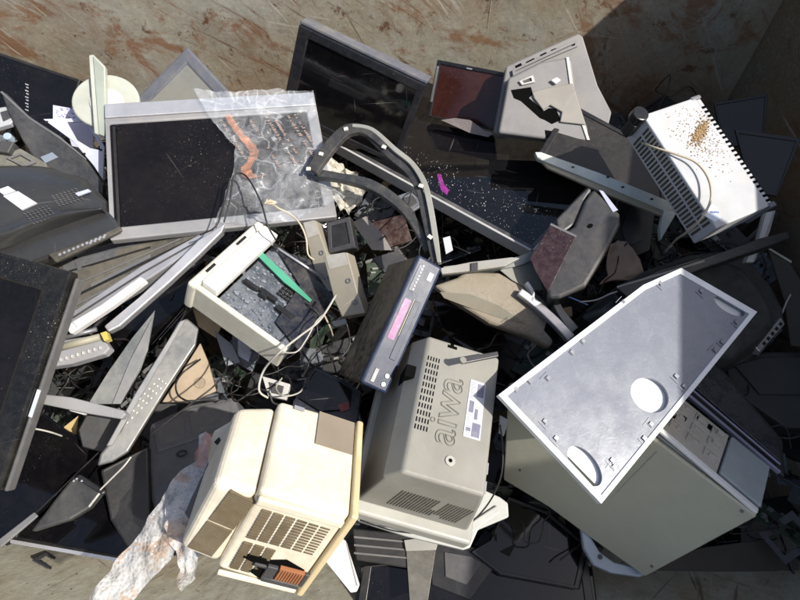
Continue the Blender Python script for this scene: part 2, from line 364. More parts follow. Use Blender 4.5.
def inset(q, l, r, b, t_):  # fractions of a quad [BL, BR, TR, TL]
    return [quad_at(q, l, b), quad_at(q, 1 - r, b), quad_at(q, 1 - r, 1 - t_), quad_at(q, l, 1 - t_)]

def screen_unit(T, quad, ins, bez, glass, back, recess=.004, backin=.04, depth=None, bev=.004, names=('bezel', 'screen', 'housing')):
    "flat display: bezel ring, recessed screen, rear housing; quad in local coordinates BL BR TR TL"
    D = T.D; inner = inset(quad, *ins)
    T.ring(names[0], quad, inner, D * .45, D, bez, bev)
    bm = bmesh.new(); add_prism(bm, inset(quad, *(x * .7 for x in ins)), D * .5, D - recess); link(names[1], bm, glass, T.e)
    bm = bmesh.new(); add_prism(bm, inset(quad, .01, .01, .01, .01), 0, D * .5, inset(quad, *([backin] * 4))); link(names[2], bm, back, T.e, .004)
    return inner

exec_order = []
# ------------------------------------------------------------------ world, sun, camera
w = bpy.data.worlds.new('World'); bpy.context.scene.world = w; w.use_nodes = True
SUN = Vector((.80, -.42, 1.0)).normalized()
sky = w.node_tree.nodes.new('ShaderNodeTexSky'); sky.sky_type = 'NISHITA'; sky.sun_disc = False; sky.dust_density = 3.0; sky.ozone_density = .3
sky.sun_elevation = math.asin(SUN.z); sky.sun_rotation = math.atan2(SUN.x, SUN.y)
bg = w.node_tree.nodes['Background']; bg.inputs['Strength'].default_value = .10
w.node_tree.links.new(sky.outputs[0], bg.inputs['Color'])
sl = bpy.data.lights.new('sun', 'SUN'); sl.energy = 4.0; sl.angle = R(.7); sl.color = (1, .95, .87)
so = bpy.data.objects.new('sun', sl); C.objects.link(so); so.rotation_euler = SUN.to_track_quat('Z', 'Y').to_euler(); so.location = (3, -2, 5)
cd = bpy.data.cameras.new('camera'); cam = bpy.data.objects.new('camera', cd); C.objects.link(cam)
cam.location = CAM; cam.rotation_euler = (math.pi / 2 - PITCH, 0, 0)
cd.sensor_width = 36; cd.lens = 36 * FOC / 800; cd.clip_start = .02; cd.clip_end = 500
bpy.context.scene.camera = cam
vs = bpy.context.scene.view_settings; vs.view_transform = 'Standard'; vs.look = 'None'; vs.exposure = .65; vs.gamma = 1; vs.use_curve_mapping = False

# ------------------------------------------------------------------ the skip and the ground it stands on
XL, XR, YF, YN = -2.7, 1.42, 2.12, -.34
ZT = 1.50; ZE = 1.12   # side walls, lower end wall
def wall_mesh(name, O, U, V, nu, nv, mat, parent, thick, amp, loc):
    "sheet from O along U and V, dented, with a thickness on its outer side"
    bm = bmesh.new(); O, U, V = Vector(O), Vector(U), Vector(V); n = U.cross(V).normalized()
    g = []
    for j in range(nv + 1):
        row = []
        for i in range(nu + 1):
            p = O + U * i / nu + V * j / nv
            d = mnoise.noise(p * 1.3) * amp + mnoise.noise(p * 4.1 + Vector((3, 1, 7))) * amp * .35
            row.append(bm.verts.new(p + n * d))
        g.append(row)
    for j in range(nv):
        for i in range(nu): bm.faces.new((g[j][i], g[j][i + 1], g[j + 1][i + 1], g[j + 1][i]))
    ret = bmesh.ops.extrude_face_region(bm, geom=bm.faces[:])
    for v in [e for e in ret['geom'] if isinstance(e, bmesh.types.BMVert)]: v.co -= n * thick
    return link(name, bm, mat, parent, 0, smooth=True)
PAINT = wall_paint('worn green grey paint')
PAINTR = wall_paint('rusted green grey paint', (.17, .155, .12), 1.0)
FLOORM = wall_paint('scraped steel floor', (.14, .13, .105), .8)
SLOPEM = wall_paint('scraped pale floor paint', (.46, .47, .40), .2)
skip = bpy.data.objects.new('waste_skip', None); C.objects.link(skip)
tag(skip, 'open steel waste skip with faded green grey paint and rust, holding all the scrapped screens', 'skip')
wall_mesh('end_wall', (XL - .05, YF, 0), (XR - XL + .13, 0, 0), (0, 0, ZE), 90, 30, PAINT, skip, .05, .016, None)
wall_mesh('side_wall', (XR, YF + .045, 0), (0, YN - 1.2 - YF, 0), (0, 0, ZT), 60, 30, PAINTR, skip, .05, .014, None)
wall_mesh('side_wall', (XL, YN - 1.2, 0), (0, YF - YN + 1.2, 0), (0, 0, ZT), 30, 12, PAINTR, skip, .05, .014, None)
wall_mesh('sloped_wall', (XL, .50, 0), (0, -.62, .62), (XR - XL, 0, 0), 20, 80, SLOPEM, skip, .04, .010, None)
bm = bmesh.new(); add_box(bm, XL, XR, .45, YF + .02, -.05, .0); link('floor_plate', bm, FLOORM, skip)
bm = bmesh.new()
add_box(bm, XL - .07, XR - .011, YF - .01, YF + .09, ZE + .001, ZE + .05)
add_box(bm, XR - .01, XR + .09, YN - 1.2, YF - .012, ZT + .001, ZT + .07)
add_box(bm, XL - .09, XL + .01, YN - 1.2, YF - .012, ZT + .001, ZT + .07)
link('top_rail', bm, PAINTR, skip, .008)
bm = bmesh.new()
add_box(bm, .335, .341, YF - .001, YF + .02, .0, ZE)
link('weld_seam', bm, plastic('rusty seam paint', (.30, .25, .19), .7, .7, (.17, .09, .045), .0, bump=.002), skip, .006)
bm = bmesh.new(); add_box(bm, XR + .0, XR + .03, YN - 1.2, .62, ZT + .0705, 1.90); link('added_shadow_board', bm, PAINTR, skip, .004)  # unseen board, added to cast the shadow across the galvanised panel
bm = bmesh.new()
for x in (-2.2, -1.2, -.2, .8): add_box(bm, x, x + .1, YF + .06, YF + .16, -.05, ZE)
link('rib', bm, PAINTR, skip, .006)
bm = bmesh.new(); add_box(bm, -80, 80, -80, 80, -.3, -.2)
gm, gt, gb = nt('yard asphalt'); gv = coords(gt)
gt.links.new(mixc(gt, noise_mask(gt, gv, 3, .3, .7), (.045, .045, .045), (.08, .077, .07)), gb.inputs['Base Color']); gb.inputs['Roughness'].default_value = .9
tag(link('ground', bm, gm), None, None, kind='structure')

# ------------------------------------------------------------------ broken bits filling the skip, and the wires among them
def rot_rand():
    return Matrix.Rotation(random.uniform(0, 6.28), 4, 'Z') @ Matrix.Rotation(random.gauss(0, .55), 4, 'X') @ Matrix.Rotation(random.gauss(0, .55), 4, 'Y')
def base_h(x, y):
    return .17 + .13 * min(1, max(0, (y - .3) / 1.2)) + .04 * mnoise.noise(Vector((x * 2, y * 2, 0)))
rnd = random.getstate(); random.seed(11)
bm = bmesh.new(); mats = [BLK, BLK2, DGRY, SCR, GRY, PCBG, MGRY, TAN, PCB]
wts = [30, 24, 18, 12, 7, 3, 3.5, 1.2, 6]
for k in range(1500):
    x = random.uniform(XL + .1, XR - .12); y = random.uniform(.30, YF - .12)
    if x < -1.7 and random.random() < .6: continue
    z = base_h(x, y) + random.uniform(-.16, .16)
    mi = random.choices(range(9), wts)[0]
    L = random.uniform(.04, .22) * (.55 if mi > 3 else 1); Wd = random.uniform(.02, .13) * (.6 if mi > 3 else 1); th = random.choice((.003, .004, .012, .03))
    M = Matrix.Translation((x, y, z)) @ rot_rand(); n0 = len(bm.faces)
    if random.random() < .35:   # broken ring or bracket
        o = rect(-L / 2, L / 2, -Wd / 2, Wd / 2); i_ = inset(o, .14, .12, .2, .2)
        b2 = bmesh.new(); add_ring(b2, o, i_, -th / 2, th / 2); me = bpy.data.meshes.new('t'); b2.to_mesh(me); b2.free(); me.transform(M); bm.from_mesh(me); bpy.data.meshes.remove(me)
    else:                        # angular shard
        pts = [(px_ * L / 2 * random.uniform(.6, 1.2), py_ * Wd / 2 * random.uniform(.5, 1.3)) for px_, py_ in ((-1, -1), (0, -1.1), (1, -.9), (1, 1), (-.2, .8), (-1, .9))]
        v0 = len(bm.verts); add_prism(bm, pts, -th / 2, th / 2); bm.verts.ensure_lookup_table()
        for v in bm.verts[v0:]: v.co = M @ v.co
    bm.faces.ensure_lookup_table()
    for f in bm.faces[n0:]: f.material_index = mi
for k in range(150):
    x = random.uniform(-1.5, XR - .2); y = random.uniform(.35, YF - .2); M = Matrix.Translation((x, y, base_h(x, y) + random.uniform(.04, .17))) @ rot_rand(); n0 = len(bm.faces)
    L = random.uniform(.05, .11); Wd = random.uniform(.04, .08); add_box(bm, -L, L, -Wd, Wd, -.0015, .0015, M); bm.faces.ensure_lookup_table(); n1 = len(bm.faces); mi = random.choice((5, 8, 8, 2))
    for f in bm.faces[n0:]: f.material_index = mi
    for q_ in range(16):
        a, b_ = random.uniform(-L, L * .85), random.uniform(-Wd, Wd * .8); h_ = random.uniform(.003, .016); n2 = len(bm.faces)
        add_box(bm, a, a + random.uniform(.005, .02), b_, b_ + random.uniform(.004, .015), .0015, h_, M); bm.faces.ensure_lookup_table(); mi = random.choice((0, 0, 2, 4, 6))
        for f in bm.faces[n2:]: f.material_index = mi
o = link('scrap_debris', bm, mats, None); tag(o, 'dark broken plastic, glass and board fragments filling the gaps of the heap', 'scrap', kind='stuff')
bm = bmesh.new(); mats = [CBLK, CBLK, CWHT, CBEI]
def wander(x, y, z, n, step, spread=.9):
    pts = [(x, y, z)]; a = random.uniform(0, 6.28)
    for i in range(n):
        a += random.gauss(0, spread); x += math.cos(a) * step; y += math.sin(a) * step
        x = min(XR - .12, max(XL + .1, x)); y = min(YF - .12, max(.35, y))
        pts.append((x, y, max(.1, z + random.gauss(0, .025))))
    return pts
for k in range(300):
    x = random.uniform(-1.5, 1.2); y = random.uniform(.4, 1.9); n0 = len(bm.faces)
    z = base_h(x, y) + random.uniform(.06, .26)
    add_tube(bm, smooth_path(wander(x, y, z, random.randint(5, 11), .06), 5), random.choice((.002, .0025, .0032)), 5)
    bm.faces.ensure_lookup_table(); mi = random.choices(range(4), (14, 14, 1.0, .5))[0]
    for f in bm.faces[n0:]: f.material_index = mi
tag(link('wire_tangle', bm, mats, None, smooth=True), 'tangled thin wires running through the dark gaps of the heap', 'wires', kind='stuff')
random.setstate(rnd)

# ================================================================== THE THINGS
# ---- big flat television lying in the middle of the back
T = posed('big_tv', 'flat_television', 'largest glossy black flat television, face up, with a silver lower edge and painted magenta glint', 'television')
q = rect(-T.W / 2, T.W / 2, -T.H / 2, T.H / 2)
screen_unit(T, q, (.012, .012, .035, .02), plastic('dark bezel with bright edge', (.05, .05, .055), .25, .4, (.25, .24, .22), .8), SCRM, BLK2)
TRIM = plastic('bright edge trim', (.46, .46, .45), .3, .3, (.25, .22, .18), .3)
T.box('edge_trim', -T.W / 2 + .02, T.W / 2, -T.H / 2 - .009, -T.H / 2 - .0005, T.D * .35, T.D + .004, TRIM, .002)
T.box('edge_trim', T.W / 2 + .0005, T.W / 2 + .007, -T.H / 2, T.H / 2 * .3, T.D * .35, T.D + .003, TRIM, .001)
T.pris('mark', [(437, 174), (441, 174), (444, 184), (449, 190), (447, 195), (441, 190), (439, 183)], T.D - .0038, T.D - .0034, film('painted violet glint', (.40, .05, .34), .30), 0)  # violet glint on the screen, painted as a thin tinted film
# smear of broken glass dust near its right corner
bm = bmesh.new()
for k in range(520):
    u, v = random.random(), random.random()
    px = 400 + 165 * u; py = 172 + 62 * u + 30 * (v - .5) * 2 * (1 - .35 * u)
    x, y = T.q(px, py)
    if not (-T.W / 2 + .02 < x < T.W / 2 - .02 and -T.H / 2 + .025 < y < T.H / 2): continue
    s = random.uniform(.0004, .0016) * (1.7 if random.random() < .1 else 1); a = random.uniform(0, 3)
    add_prism(bm, circle(x, y, s, s * random.uniform(.3, 1), 5, a), T.D - .0035, T.D - .002)
tag(link('glass_crumbs', bm, plastic('pale crumbs', (.42, .43, .45), .5, .2, (.3, .3, .3), 0), None), 'pale crumbs of broken glass strewn on the largest flat television', 'crumbs', kind='stuff').matrix_world = T.M

# ---- television leaning against the far wall
T = posed('leaning_tv', 'flat_television', 'black flat television leaning on the far wall with a grey top edge', 'television')
q = rect(-T.W / 2, T.W / 2, -T.H / 2, T.H / 2)
screen_unit(T, q, (.09, .05, .06, .10), plastic('blue black bezel', (.010, .011, .015), .2, .15, (.1, .09, .08), .3), SCR, GRY)
T.box('top_cover', -T.W / 2, T.W / 2 + .001, T.H / 2 + .001, T.H / 2 + .012, .004, T.D - .006, plastic('slate edge', (.10, .11, .14), .35, .4), .003)

# ---- white framed monitor
T = posed('white_monitor', 'flat_monitor', 'wide silver grey framed monitor with dusty black screen, half under the torn plastic bag', 'monitor')
q = rect(-T.W / 2, T.W / 2, -T.H / 2, T.H / 2)
WMM, WMD = T.M.copy(), T.D
screen_unit(T, q, (.02, .055, .085, .165), plastic('silver grey frame', (.27, .27, .28), .35, .35, (.3, .27, .22), .4, metal=.25), SCRB, GRY, bev=.005)
qq = inset(q, .004, .004, .01, .155)
T.box('top_strip', -T.W / 2 + .002, T.W / 2 - .002, T.H / 2 - .055, T.H / 2 - .006, T.D + .0005, T.D + .006, SIL, .003)
T.box('side_strip', -T.W / 2 + .02, -T.W / 2 + .028, -T.H / 2 + .03, T.H / 2 - .085, T.D + .0005, T.D + .003, BLK2, .001)

# ---- monitor corner behind it
T = posed('grey_monitor', 'flat_monitor', 'slate grey monitor standing on its corner between the white stand and the far wall', 'monitor')
q = rect(-T.W / 2, T.W / 2, -T.H / 2, T.H / 2)
screen_unit(T, q, (.13, .10, .1, .13), plastic('slate bezel', (.09, .10, .125), .35, .35, (.2, .18, .15), .3), plastic('pale matt screen', (.17, .18, .17), .25, .4, (.25, .2, .14), .2), GRY, bev=.008)

# ---- beige picture tube set
T = posed('beige_crt', 'tube_monitor', 'yellowed beige tube monitor on its side with louvred vents and an exposed rusty coil', 'monitor')
W2, H2, D = T.W / 2, T.H / 2, T.D
bm = bmesh.new()
# body: slightly tapered towards the rear, (rear = -x)
vs = [(-W2, -H2 + .006, .008), (W2, -H2, 0), (W2, H2, 0), (-W2, H2 - .004, .008), (-W2, -H2 + .004, D - .006), (W2, -H2, D), (W2, H2, D), (-W2, H2 - .004, D - .006)]
v = [bm.verts.new(p) for p in vs]
for f in ((0, 3, 2, 1), (4, 5, 6, 7), (0, 1, 5, 4), (2, 3, 7, 6), (0, 4, 7, 3), (1, 2, 6, 5)): bm.faces.new([v[i] for i in f])
body = link('body', bm, BEI, T.e, .011, 4)
# rear hood, one step lower
rq = [T.q(253, 402), T.q(222, 470)]
rx = min(rq[0][0], rq[1][0]) - .004
bm = bmesh.new(); x0 = rx
vs = [(x0 - .006, -H2 + .012, .03), (-W2 - .0, -H2 + .007, .02), (-W2 - .0, H2 - .008, .02), (x0 - .006, H2 - .03, .03),
      (x0, -H2 + .014, D - .035), (-W2 - .0, -H2 + .006, D - .018), (-W2 - .0, H2 - .010, D - .018), (x0, H2 - .03, D - .035)]
v = [bm.verts.new(p) for p in vs]
for f in ((0, 3, 2, 1), (4, 5, 6, 7), (0, 1, 5, 4), (2, 3, 7, 6), (0, 4, 7, 3), (1, 2, 6, 5)): bm.faces.new([v[i] for i in f])
link('rear_hood', bm, BEI, T.e, .016, 4)
# front bezel rim on the +x side
bm = bmesh.new(); add_box(bm, W2 + .001, W2 + .016, -H2 - .004, H2 + .004, -.004, D + .004); link('front_bezel', bm, plastic('deep yellowed plastic', (.60, .49, .29), .4, .3, (.4, .28, .14), 0), T.e, .005, 3)
bm = bmesh.new(); add_box(bm, W2 + .0165, W2 + .02, -H2 + .03, H2 - .03, .03, D - .03); link('screen', bm, SCR, T.e, .002)
T.box('painted_shadow', W2 - .085, W2 - .004, H2 - .095, H2 - .006, D + .0002, D + .0012, plastic('grey beige shadow paint', (.24, .20, .15), .5, .3), 0)  # shadow of a neighbouring device, painted as a darker patch
T.box('badge', W2 - .14, W2 - .118, H2 - .022, H2 - .012, D + .0003, D + .0015, GLAB, 0)
# louvres on the -y face of body: columns of slots
L = []; M3 = Matrix.Identity(4)
yy = -H2
for row in range(2):
    for c_ in range(6):
        cx = -W2 + .022 + c_ * (2 * W2 - .035) / 6
        for k in range(11):
            z0 = .030 + row * .108 + k * .0086
            if row == 0 and (c_ in (3, 4, 5)): continue
            L.append((cx, cx + .018, yy - .0008, yy + .006, z0, z0 + .0036))
T.bars('vent', L, plastic('louvre shadow', (.10, .075, .04), .8, .2), None)
T.box('ledge', -W2 + .004, W2 - .004, yy - .008, yy + .002, D - .034, D - .016, BEI, .003)
T.box('ledge', -W2 + .004, W2 - .004, yy - .006, yy + .002, .004, .016, BEI, .003)
# ribs on rear hood
def slope(p0, p1, q0):
    p0, p1, q0 = map(Vector, (p0, p1, q0)); ex = (p1 - p0).normalized(); n = ex.cross(q0 - p0).normalized()
    ey = n.cross(ex); return Matrix(((ex.x, ey.x, n.x, p0.x), (ex.y, ey.y, n.y, p0.y), (ex.z, ey.z, n.z, p0.z), (0, 0, 0, 1)))
Mh = slope((rx - .006, -H2 + .012, .032), (-W2, -H2 + .007, .022), (rx, -H2 + .010, D - .035)); hw = (-W2 - rx)
bm = bmesh.new()
for grp in range(2):
    for k in range(17):
        y0 = .018 + grp * (D - .075) / 2 + k * .0058; add_box(bm, .012, hw - .014, y0, y0 + .0020, -.008, .0030, Mh)
link('vent', bm, MATS['louvre shadow'], T.e)
# the broken hole: dark cavity with rusty coil
hx, hz = W2 - .050, .060; K = 1.35
hole = [(hx + (x - .035) * -K, hz + (z - .048) * K) for x, z in ((.080, .030), (.070, .040), (.078, .052), (.100, .060), (.088, .070), (.062, .066), (.040, .078), (.008, .066), (-.002, .034), (.02, .014), (.06, .018))]
bm = bmesh.new(); a = [bm.verts.new((p[0], yy - .0012, p[1])) for p in hole]; b_ = [bm.verts.new((p[0], yy + .01, p[1])) for p in hole]
bm.faces.new(a)
for i in range(len(a)): bm.faces.new((a[i], a[(i + 1) % len(a)], b_[(i + 1) % len(a)], b_[i]))
hc = link('broken_opening', bm, VOID, T.e)
bm = bmesh.new(); add_box(bm, hx - .012, hx + .040, yy - .009, yy + .0, .042, .082)
for k in range(9): add_box(bm, hx - .011 + k * .0056, hx - .008 + k * .0056, yy - .0112, yy - .0088, .044, .080)
link('coil', bm, RUST, hc, .0015)
bm = bmesh.new()
add_box(bm, hx - .036, hx - .014, yy - .009, yy + .0, .032, .078); add_box(bm, hx - .034, hx + .044, yy - .010, yy + .0, .026, .040); add_box(bm, hx - .062, hx - .030, yy - .006, yy, .064, .072)
add_box(bm, hx + .041, hx + .050, yy - .008, yy + .0, .036, .080)
link('bracket', bm, DGRY, hc, .002)

# ---- grey tube television lying on its screen, aiwa lettering
T = posed('grey_crt', 'tube_television', 'grey tube television lying on its screen with embossed aiwa lettering and slotted back', 'television')
W2, H2, D = T.W / 2, T.H / 2, T.D
bx0, bx1, by0, by1 = -W2 * 1.62, W2 * 1.42, -H2 * 1.22, H2 * 1.10
bm = bmesh.new()
top = [(-W2, -H2), (W2, -H2), (W2, H2), (-W2, H2)]
mid = [(-W2 - .028, -H2 - .004), (W2 + .010, -H2 - .004), (W2 + .010, H2 + .004), (-W2 - .028, H2 + .002)]
low = [(bx0, by0 + .02), (bx1, by0 + .02), (bx1, by1), (bx0, by1)]
lv = [[bm.verts.new((*p, z)) for p in ps] for ps, z in ((low, .03), (mid, D - .045), (top, D))]
bm.faces.new(lv[2]); bm.faces.new(lv[0][::-1])
for a, b_ in ((0, 1), (1, 2)):
    for i in range(4): bm.faces.new((lv[a][i], lv[a][(i + 1) % 4], lv[b_][(i + 1) % 4], lv[b_][i]))
link('rear_shell', bm, TVG, T.e, .007, 3)
bm = bmesh.new(); add_box(bm, bx0 - .012, bx1 + .012, by0 - .006, by1 + .01, -.012, .034); link('front_bezel', bm, plastic('light grey bezel', (.34, .34, .31), .4, .3, (.3, .27, .2), .1), T.e, .008, 3)
bm = bmesh.new(); add_box(bm, bx0 + .02, bx1 - .02, by0 + .03, by1 - .02, -.02, -.0125); link('screen', bm, SCR, T.e, .003)
L = []
for r_ in range(11):
    for k in range(5):
        y0 = H2 - .052 - r_ * .0165; x0 = -W2 + .006 + k * .0062 + .0012 * r_ * 0
        L.append((x0, x0 + .0025, y0 - .0105, y0, D - .003, D + .0008))
T.bars('vent', L, VOID)
T.text('lettering', 'aiwa', -W2 + .066, -.004, D + .001, .088, R(90), plastic('lettering edge', (.15, .15, .125), .5, .2), outline=.0011)
qd = [(462, 474), (478, 479), (494, 381), (480, 377)]
lab = T.pris('label', [(463, 436), (480, 441), (486, 384), (471, 379)], D + .0005, D + .0013, WLAB, 0)
xl = sorted([T.q(463, 436), T.q(480, 441), T.q(471, 379)]); cx0, cy0 = T.q(463, 436); cx1, cy1 = T.q(486, 384)
bm = bmesh.new()
lw = cx1 - cx0; lh = cy1 - cy0
for (a, b_, c_, d) in ((.45, .95, .03, .26), (.10, .38, .10, .16), (.5, .92, .72, .95), (.12, .4, .42, .62), (.5, .7, .32, .5)): add_box(bm, cx0 + lw * a, cx0 + lw * b_, cy0 + lh * c_, cy0 + lh * d, D + .0012, D + .0018)
link('label_print', bm, plastic('violet grey print', (.13, .13, .2), .5, .4, (.4, .4, .4)), lab)
bm = bmesh.new()
for k in range(26):
    y0 = cy0 + lh * (.04 + .036 * k); add_box(bm, cx0 + lw * .06, cx0 + lw * random.uniform(.2, .42), y0, y0 + .0012, D + .0012, D + .0017)
link('label_print', bm, GLAB, lab)
sc = T.q(450, 461)
o = T.pris('screw_boss', circle(sc[0], sc[1], .0105, n=20), D - .001, D + .003, plastic('light boss', (.36, .36, .32), .4, .2), .001, px=False)
T.pris('screw_hole', circle(sc[0], sc[1], .004, n=14), D + .003, D + .0036, VOID, 0, px=False, parent=o)
sc = T.q(452, 347)
bm = bmesh.new(); add_box(bm, sc[0] - .010, sc[0] + .012, sc[1] - .004, sc[1] + .003, D - .001, D + .0009); add_box(bm, sc[0] - .004, sc[0] + .004, sc[1] + .003, sc[1] + .008, D - .001, D + .001); link('latch_hole', bm, VOID, T.e)
# grille on the -y slope: built in the slope's own frame
def slope(T, p0, p1, q0, q1):
    p0, p1, q0, q1 = map(Vector, (p0, p1, q0, q1)); ex = (p1 - p0).normalized(); n = ex.cross(q0 - p0).normalized()
    ey = n.cross(ex); M = Matrix(((ex.x, ey.x, n.x, p0.x), (ex.y, ey.y, n.y, p0.y), (ex.z, ey.z, n.z, p0.z), (0, 0, 0, 1)))
    return M
Ms = slope(T, (bx0, by0 + .02, .03), (bx1, by0 + .02, .03), (-W2 - .028, -H2 - .004, D - .045), (W2, -H2, D))
sh = (Vector((0, -H2 - .004, D - .045)) - Vector((0, by0 + .02, .03))).length
bm = bmesh.new()
for r_ in range(13):
    for k in range(24):
        if 13 <= k <= 14 and r_ > 4: continue
        if k > 14 and (r_ < 2 and k < 18): continue
        x0 = .062 + k * .0066 + r_ * .001; y0 = .03 + r_ * (sh - .06) / 13
        add_box(bm, x0, x0 + .0030, y0, y0 + .0062, -.002, .0009, Ms)
link('vent', bm, plastic('dusty vent gap', (.05, .045, .035), .8, .3, (.3, .27, .2)), T.e)
# plug recess on the left flank
bm = bmesh.new(); add_box(bm, -W2 - .034, -W2 - .006, .055, .085, D - .075, D - .018); link('socket_recess', bm, VOID, T.e, .002)
bm = bmesh.new(); add_box(bm, W2 - .002, W2 + .0145, -H2 + .02, -H2 + .045, D - .10, D - .035); add_box(bm, W2 - .002, W2 + .0145, -H2 + .06, -H2 + .085, D - .10, D - .035); link('connector', bm, GLAB, T.e, .001)

# rod lying across it
T2 = planar('plastic_rod', (464, 361), (497, 353), .905, (.2, 0, 1), .008, 'short dark plastic rod lying across the corner of the grey tube television', 'rod')
T2.pris('shaft', [(463, 357), (498, 351), (499, 356), (464, 363)], 0, .008, DGRY, .002); T2.pris('tip', circle(*T2.q(463, 360), .0075, n=12), 0, .010, TVG, .001, px=False)

# pale base plate sticking out under it
T = planar('monitor_base', (360, 520), (440, 545), .50, (0, -.15, 1), .035, 'pale grey angular plastic base jutting out under the grey tube television', 'base')
T.pris('plate', [(356, 508), (430, 523), (480, 488), (500, 497), (508, 503), (509, 517), (478, 530), (470, 548), (463, 550), (405, 536), (357, 521)], 0, .028, plastic('light base plastic', (.46, .47, .45), .4, .25, (.3, .28, .22)), .004)
T.pris('raised_rib', [(432, 531), (462, 540), (500, 512), (497, 505), (462, 528)], .028, .036, plastic('light base plastic', (.46, .47, .45), .4, .25), .003)

# ---- VCR
T = posed('vcr', 'disc_player', 'dusty navy blue disc player standing on edge with a magenta display and muddy lid', 'disc player')
W2, H2, D = T.W / 2, T.H / 2, T.D
bm = bmesh.new(); add_box(bm, -W2 + .004, W2 - .004, -H2 + .003, H2 - .001, 0, D - .022); link('case', bm, LID, T.e, .003)
bm = bmesh.new(); add_box(bm, -W2, W2, -H2, H2, D - .0215, D); link('front_panel', bm, NVY, T.e, .007, 3)
T.box('display', -.045, .055, .004, .021, D + .0003, D + .0012, MAG, 0)
T.box('button_strip', .075, W2 - .02, .008, .022, D + .0003, D + .0015, plastic('scuffed strip', (.06, .075, .12), .4, .4, (.2, .2, .2)), .001)
L = [(.078 + k * .0085, .083 + k * .0085, .010, .0145, D + .0015, D + .003) for k in range(8)]
T.bars('buttons', L, SILD)
T.box('disc_tray', -.085, .06, -.018, -.003, D + .0003, D + .002, plastic('tray navy', (.02, .03, .06), .4, .3, (.2, .2, .2), .4, spec=.3), .001)
T.box('trim_line', -.03, .06, -.0015, -.0003, D + .002, D + .0028, plastic('gold line', (.5, .45, .25), .4, .2), 0)
T.box('badge', .115, .135, -.020, -.008, D + .0003, D + .0014, plastic('pale badge', (.4, .42, .48), .4, .3), 0)
T.pris('jack', circle(-W2 + .018, -.016, .0055, n=14), D + .0003, D + .003, SIL, .001, px=False)
T.pris('jack', circle(-W2 + .038, -.016, .0055, n=14), D + .0003, D + .003, SIL, .001, px=False)
T.box('power_button', -W2 + .012, -W2 + .045, .006, .016, D + .0003, D + .002, SILD, .001)

# ---- open printer
T = posed('printer', 'printer', 'broken white printer casing with its dark electronics exposed and a green strip across', 'printer')
W2, H2, D = T.W / 2, T.H / 2, T.D
Wc = W2 - .004
bm = bmesh.new(); add_box(bm, -Wc, Wc, -H2, -H2 + .016, 0, D - .004); link('side_rail', bm, BEI2 and plastic('off white casing', (.58, .56, .48), .4, .35, (.35, .3, .2), 0), T.e, .004)
OW = MATS['off white casing']
bm = bmesh.new(); add_box(bm, -Wc, Wc - .02, H2 - .014, H2, 0, D - .03); link('side_rail', bm, BLK2, T.e, .003)
bm = bmesh.new(); add_box(bm, -W2 - .012, -W2 + .014, -H2 - .006, H2 + .004, -.01, D + .004); link('end_casing', bm, OW, T.e, .009, 3)
bm = bmesh.new(); add_box(bm, -W2 + .0145, -W2 + .062, -H2 + .018, H2 - .004, D - .016, D + .012); link('cover', bm, WHT, T.e, .004)
T.box('cover_slot', -W2 - .002, -W2 + .006, -H2 + .05, -H2 + .085, D + .0042, D + .006, BLK, .001)
T.box('cover_slot', -W2 - .002, -W2 + .006, H2 - .11, H2 - .07, D + .0042, D + .006, BLK, .001)
bm = bmesh.new(); add_box(bm, -W2 + .063, Wc, -H2 + .0165, H2 - .0145, .0, D - .03); tray = link('chassis', bm, PCB, T.e, .002)
bm = bmesh.new(); rs = random.Random(3)
for k in range(230):
    x = rs.uniform(-W2 + .07, W2 - .02); y = rs.uniform(-H2 + .02, H2 - .03); sx = rs.uniform(.002, .009); sy = rs.uniform(.002, .008)
    add_box(bm, x, x + sx, y, y + sy, D - .030, D - .030 + rs.uniform(.001, .007))
link('components', bm, plastic('slate parts', (.10, .12, .15), .3, .5, (.4, .42, .45), 1.0), tray)
bm = bmesh.new()
for i in range(5):
    for j in range(4): add_box(bm, .02 + i * .012, .029 + i * .012, .0 + j * .012, .008 + j * .012, D - .030, D - .021)
link('keypad', bm, BLK, tray, .001)
T.bars('black_bar', [(-.065, -.02, -.035, -.025, D - .028, D - .012), (-.02, .035, -.030, -.018, D - .028, D - .014), (.045, .10, -.045, -.03, D - .028, D - .014), (-.01, .01, -.04, -.02, D - .028, D - .010)], BLK, None, .001)
T.pris('green_strip', [(250, 248), (256, 246), (288, 276), (312, 300), (310, 302), (284, 282)], D - .014, D - .011, GRN, 0)
T.pris('dark_sheet', [(278, 250), (318, 262), (338, 296), (300, 352), (276, 322), (300, 285)], D - .02, D - .017, plastic('black film', (.01, .012, .02), .2, .25), 0)
T.tube('guide_rod', [(-W2 + .06, H2 - .03, D - .008), (W2 - .05, H2 - .02, D - .008)], .0035, SIL, sm=False)
T.pris('guide_roller', circle(-W2 + .075, H2 - .03, .008, n=14), D - .015, D - .002, BLK, .001, px=False)

# ---- heater
T = posed('heater', 'electric_heater', 'white slotted electric heater lying flat with brown dirt on it', 'heater')
W2, H2, D = T.W / 2, T.H / 2, T.D
bm = bmesh.new(); add_box(bm, -W2 + .001, W2 - .016, -H2, H2, .0, D); hb = link('housing', bm, WHTD, T.e, .004, 3)
bm = bmesh.new(); add_box(bm, W2 - .0155, W2, -H2 + .006, H2 - .006, .0, D - .003); link('side_grille', bm, WHTD, T.e, .003)
L = [(W2 - .0135, W2 - .0015, -H2 + .012 + k * .0142, -H2 + .019 + k * .0142, D - .006, D - .0018) for k in range(int((2 * H2 - .03) / .0142))]
T.bars('slots', L, VOID)
L = []
nn = int((2 * H2 - .04) / .0115)
for k in range(nn):
    y0 = -H2 + .02 + k * .0115
    L.append((-W2 - .0004, -W2 + .003, y0, y0 + .006, D - .036, D - .008)); L.append((-W2 - .0004, -W2 + .003, y0, y0 + .006, .010, D - .044))
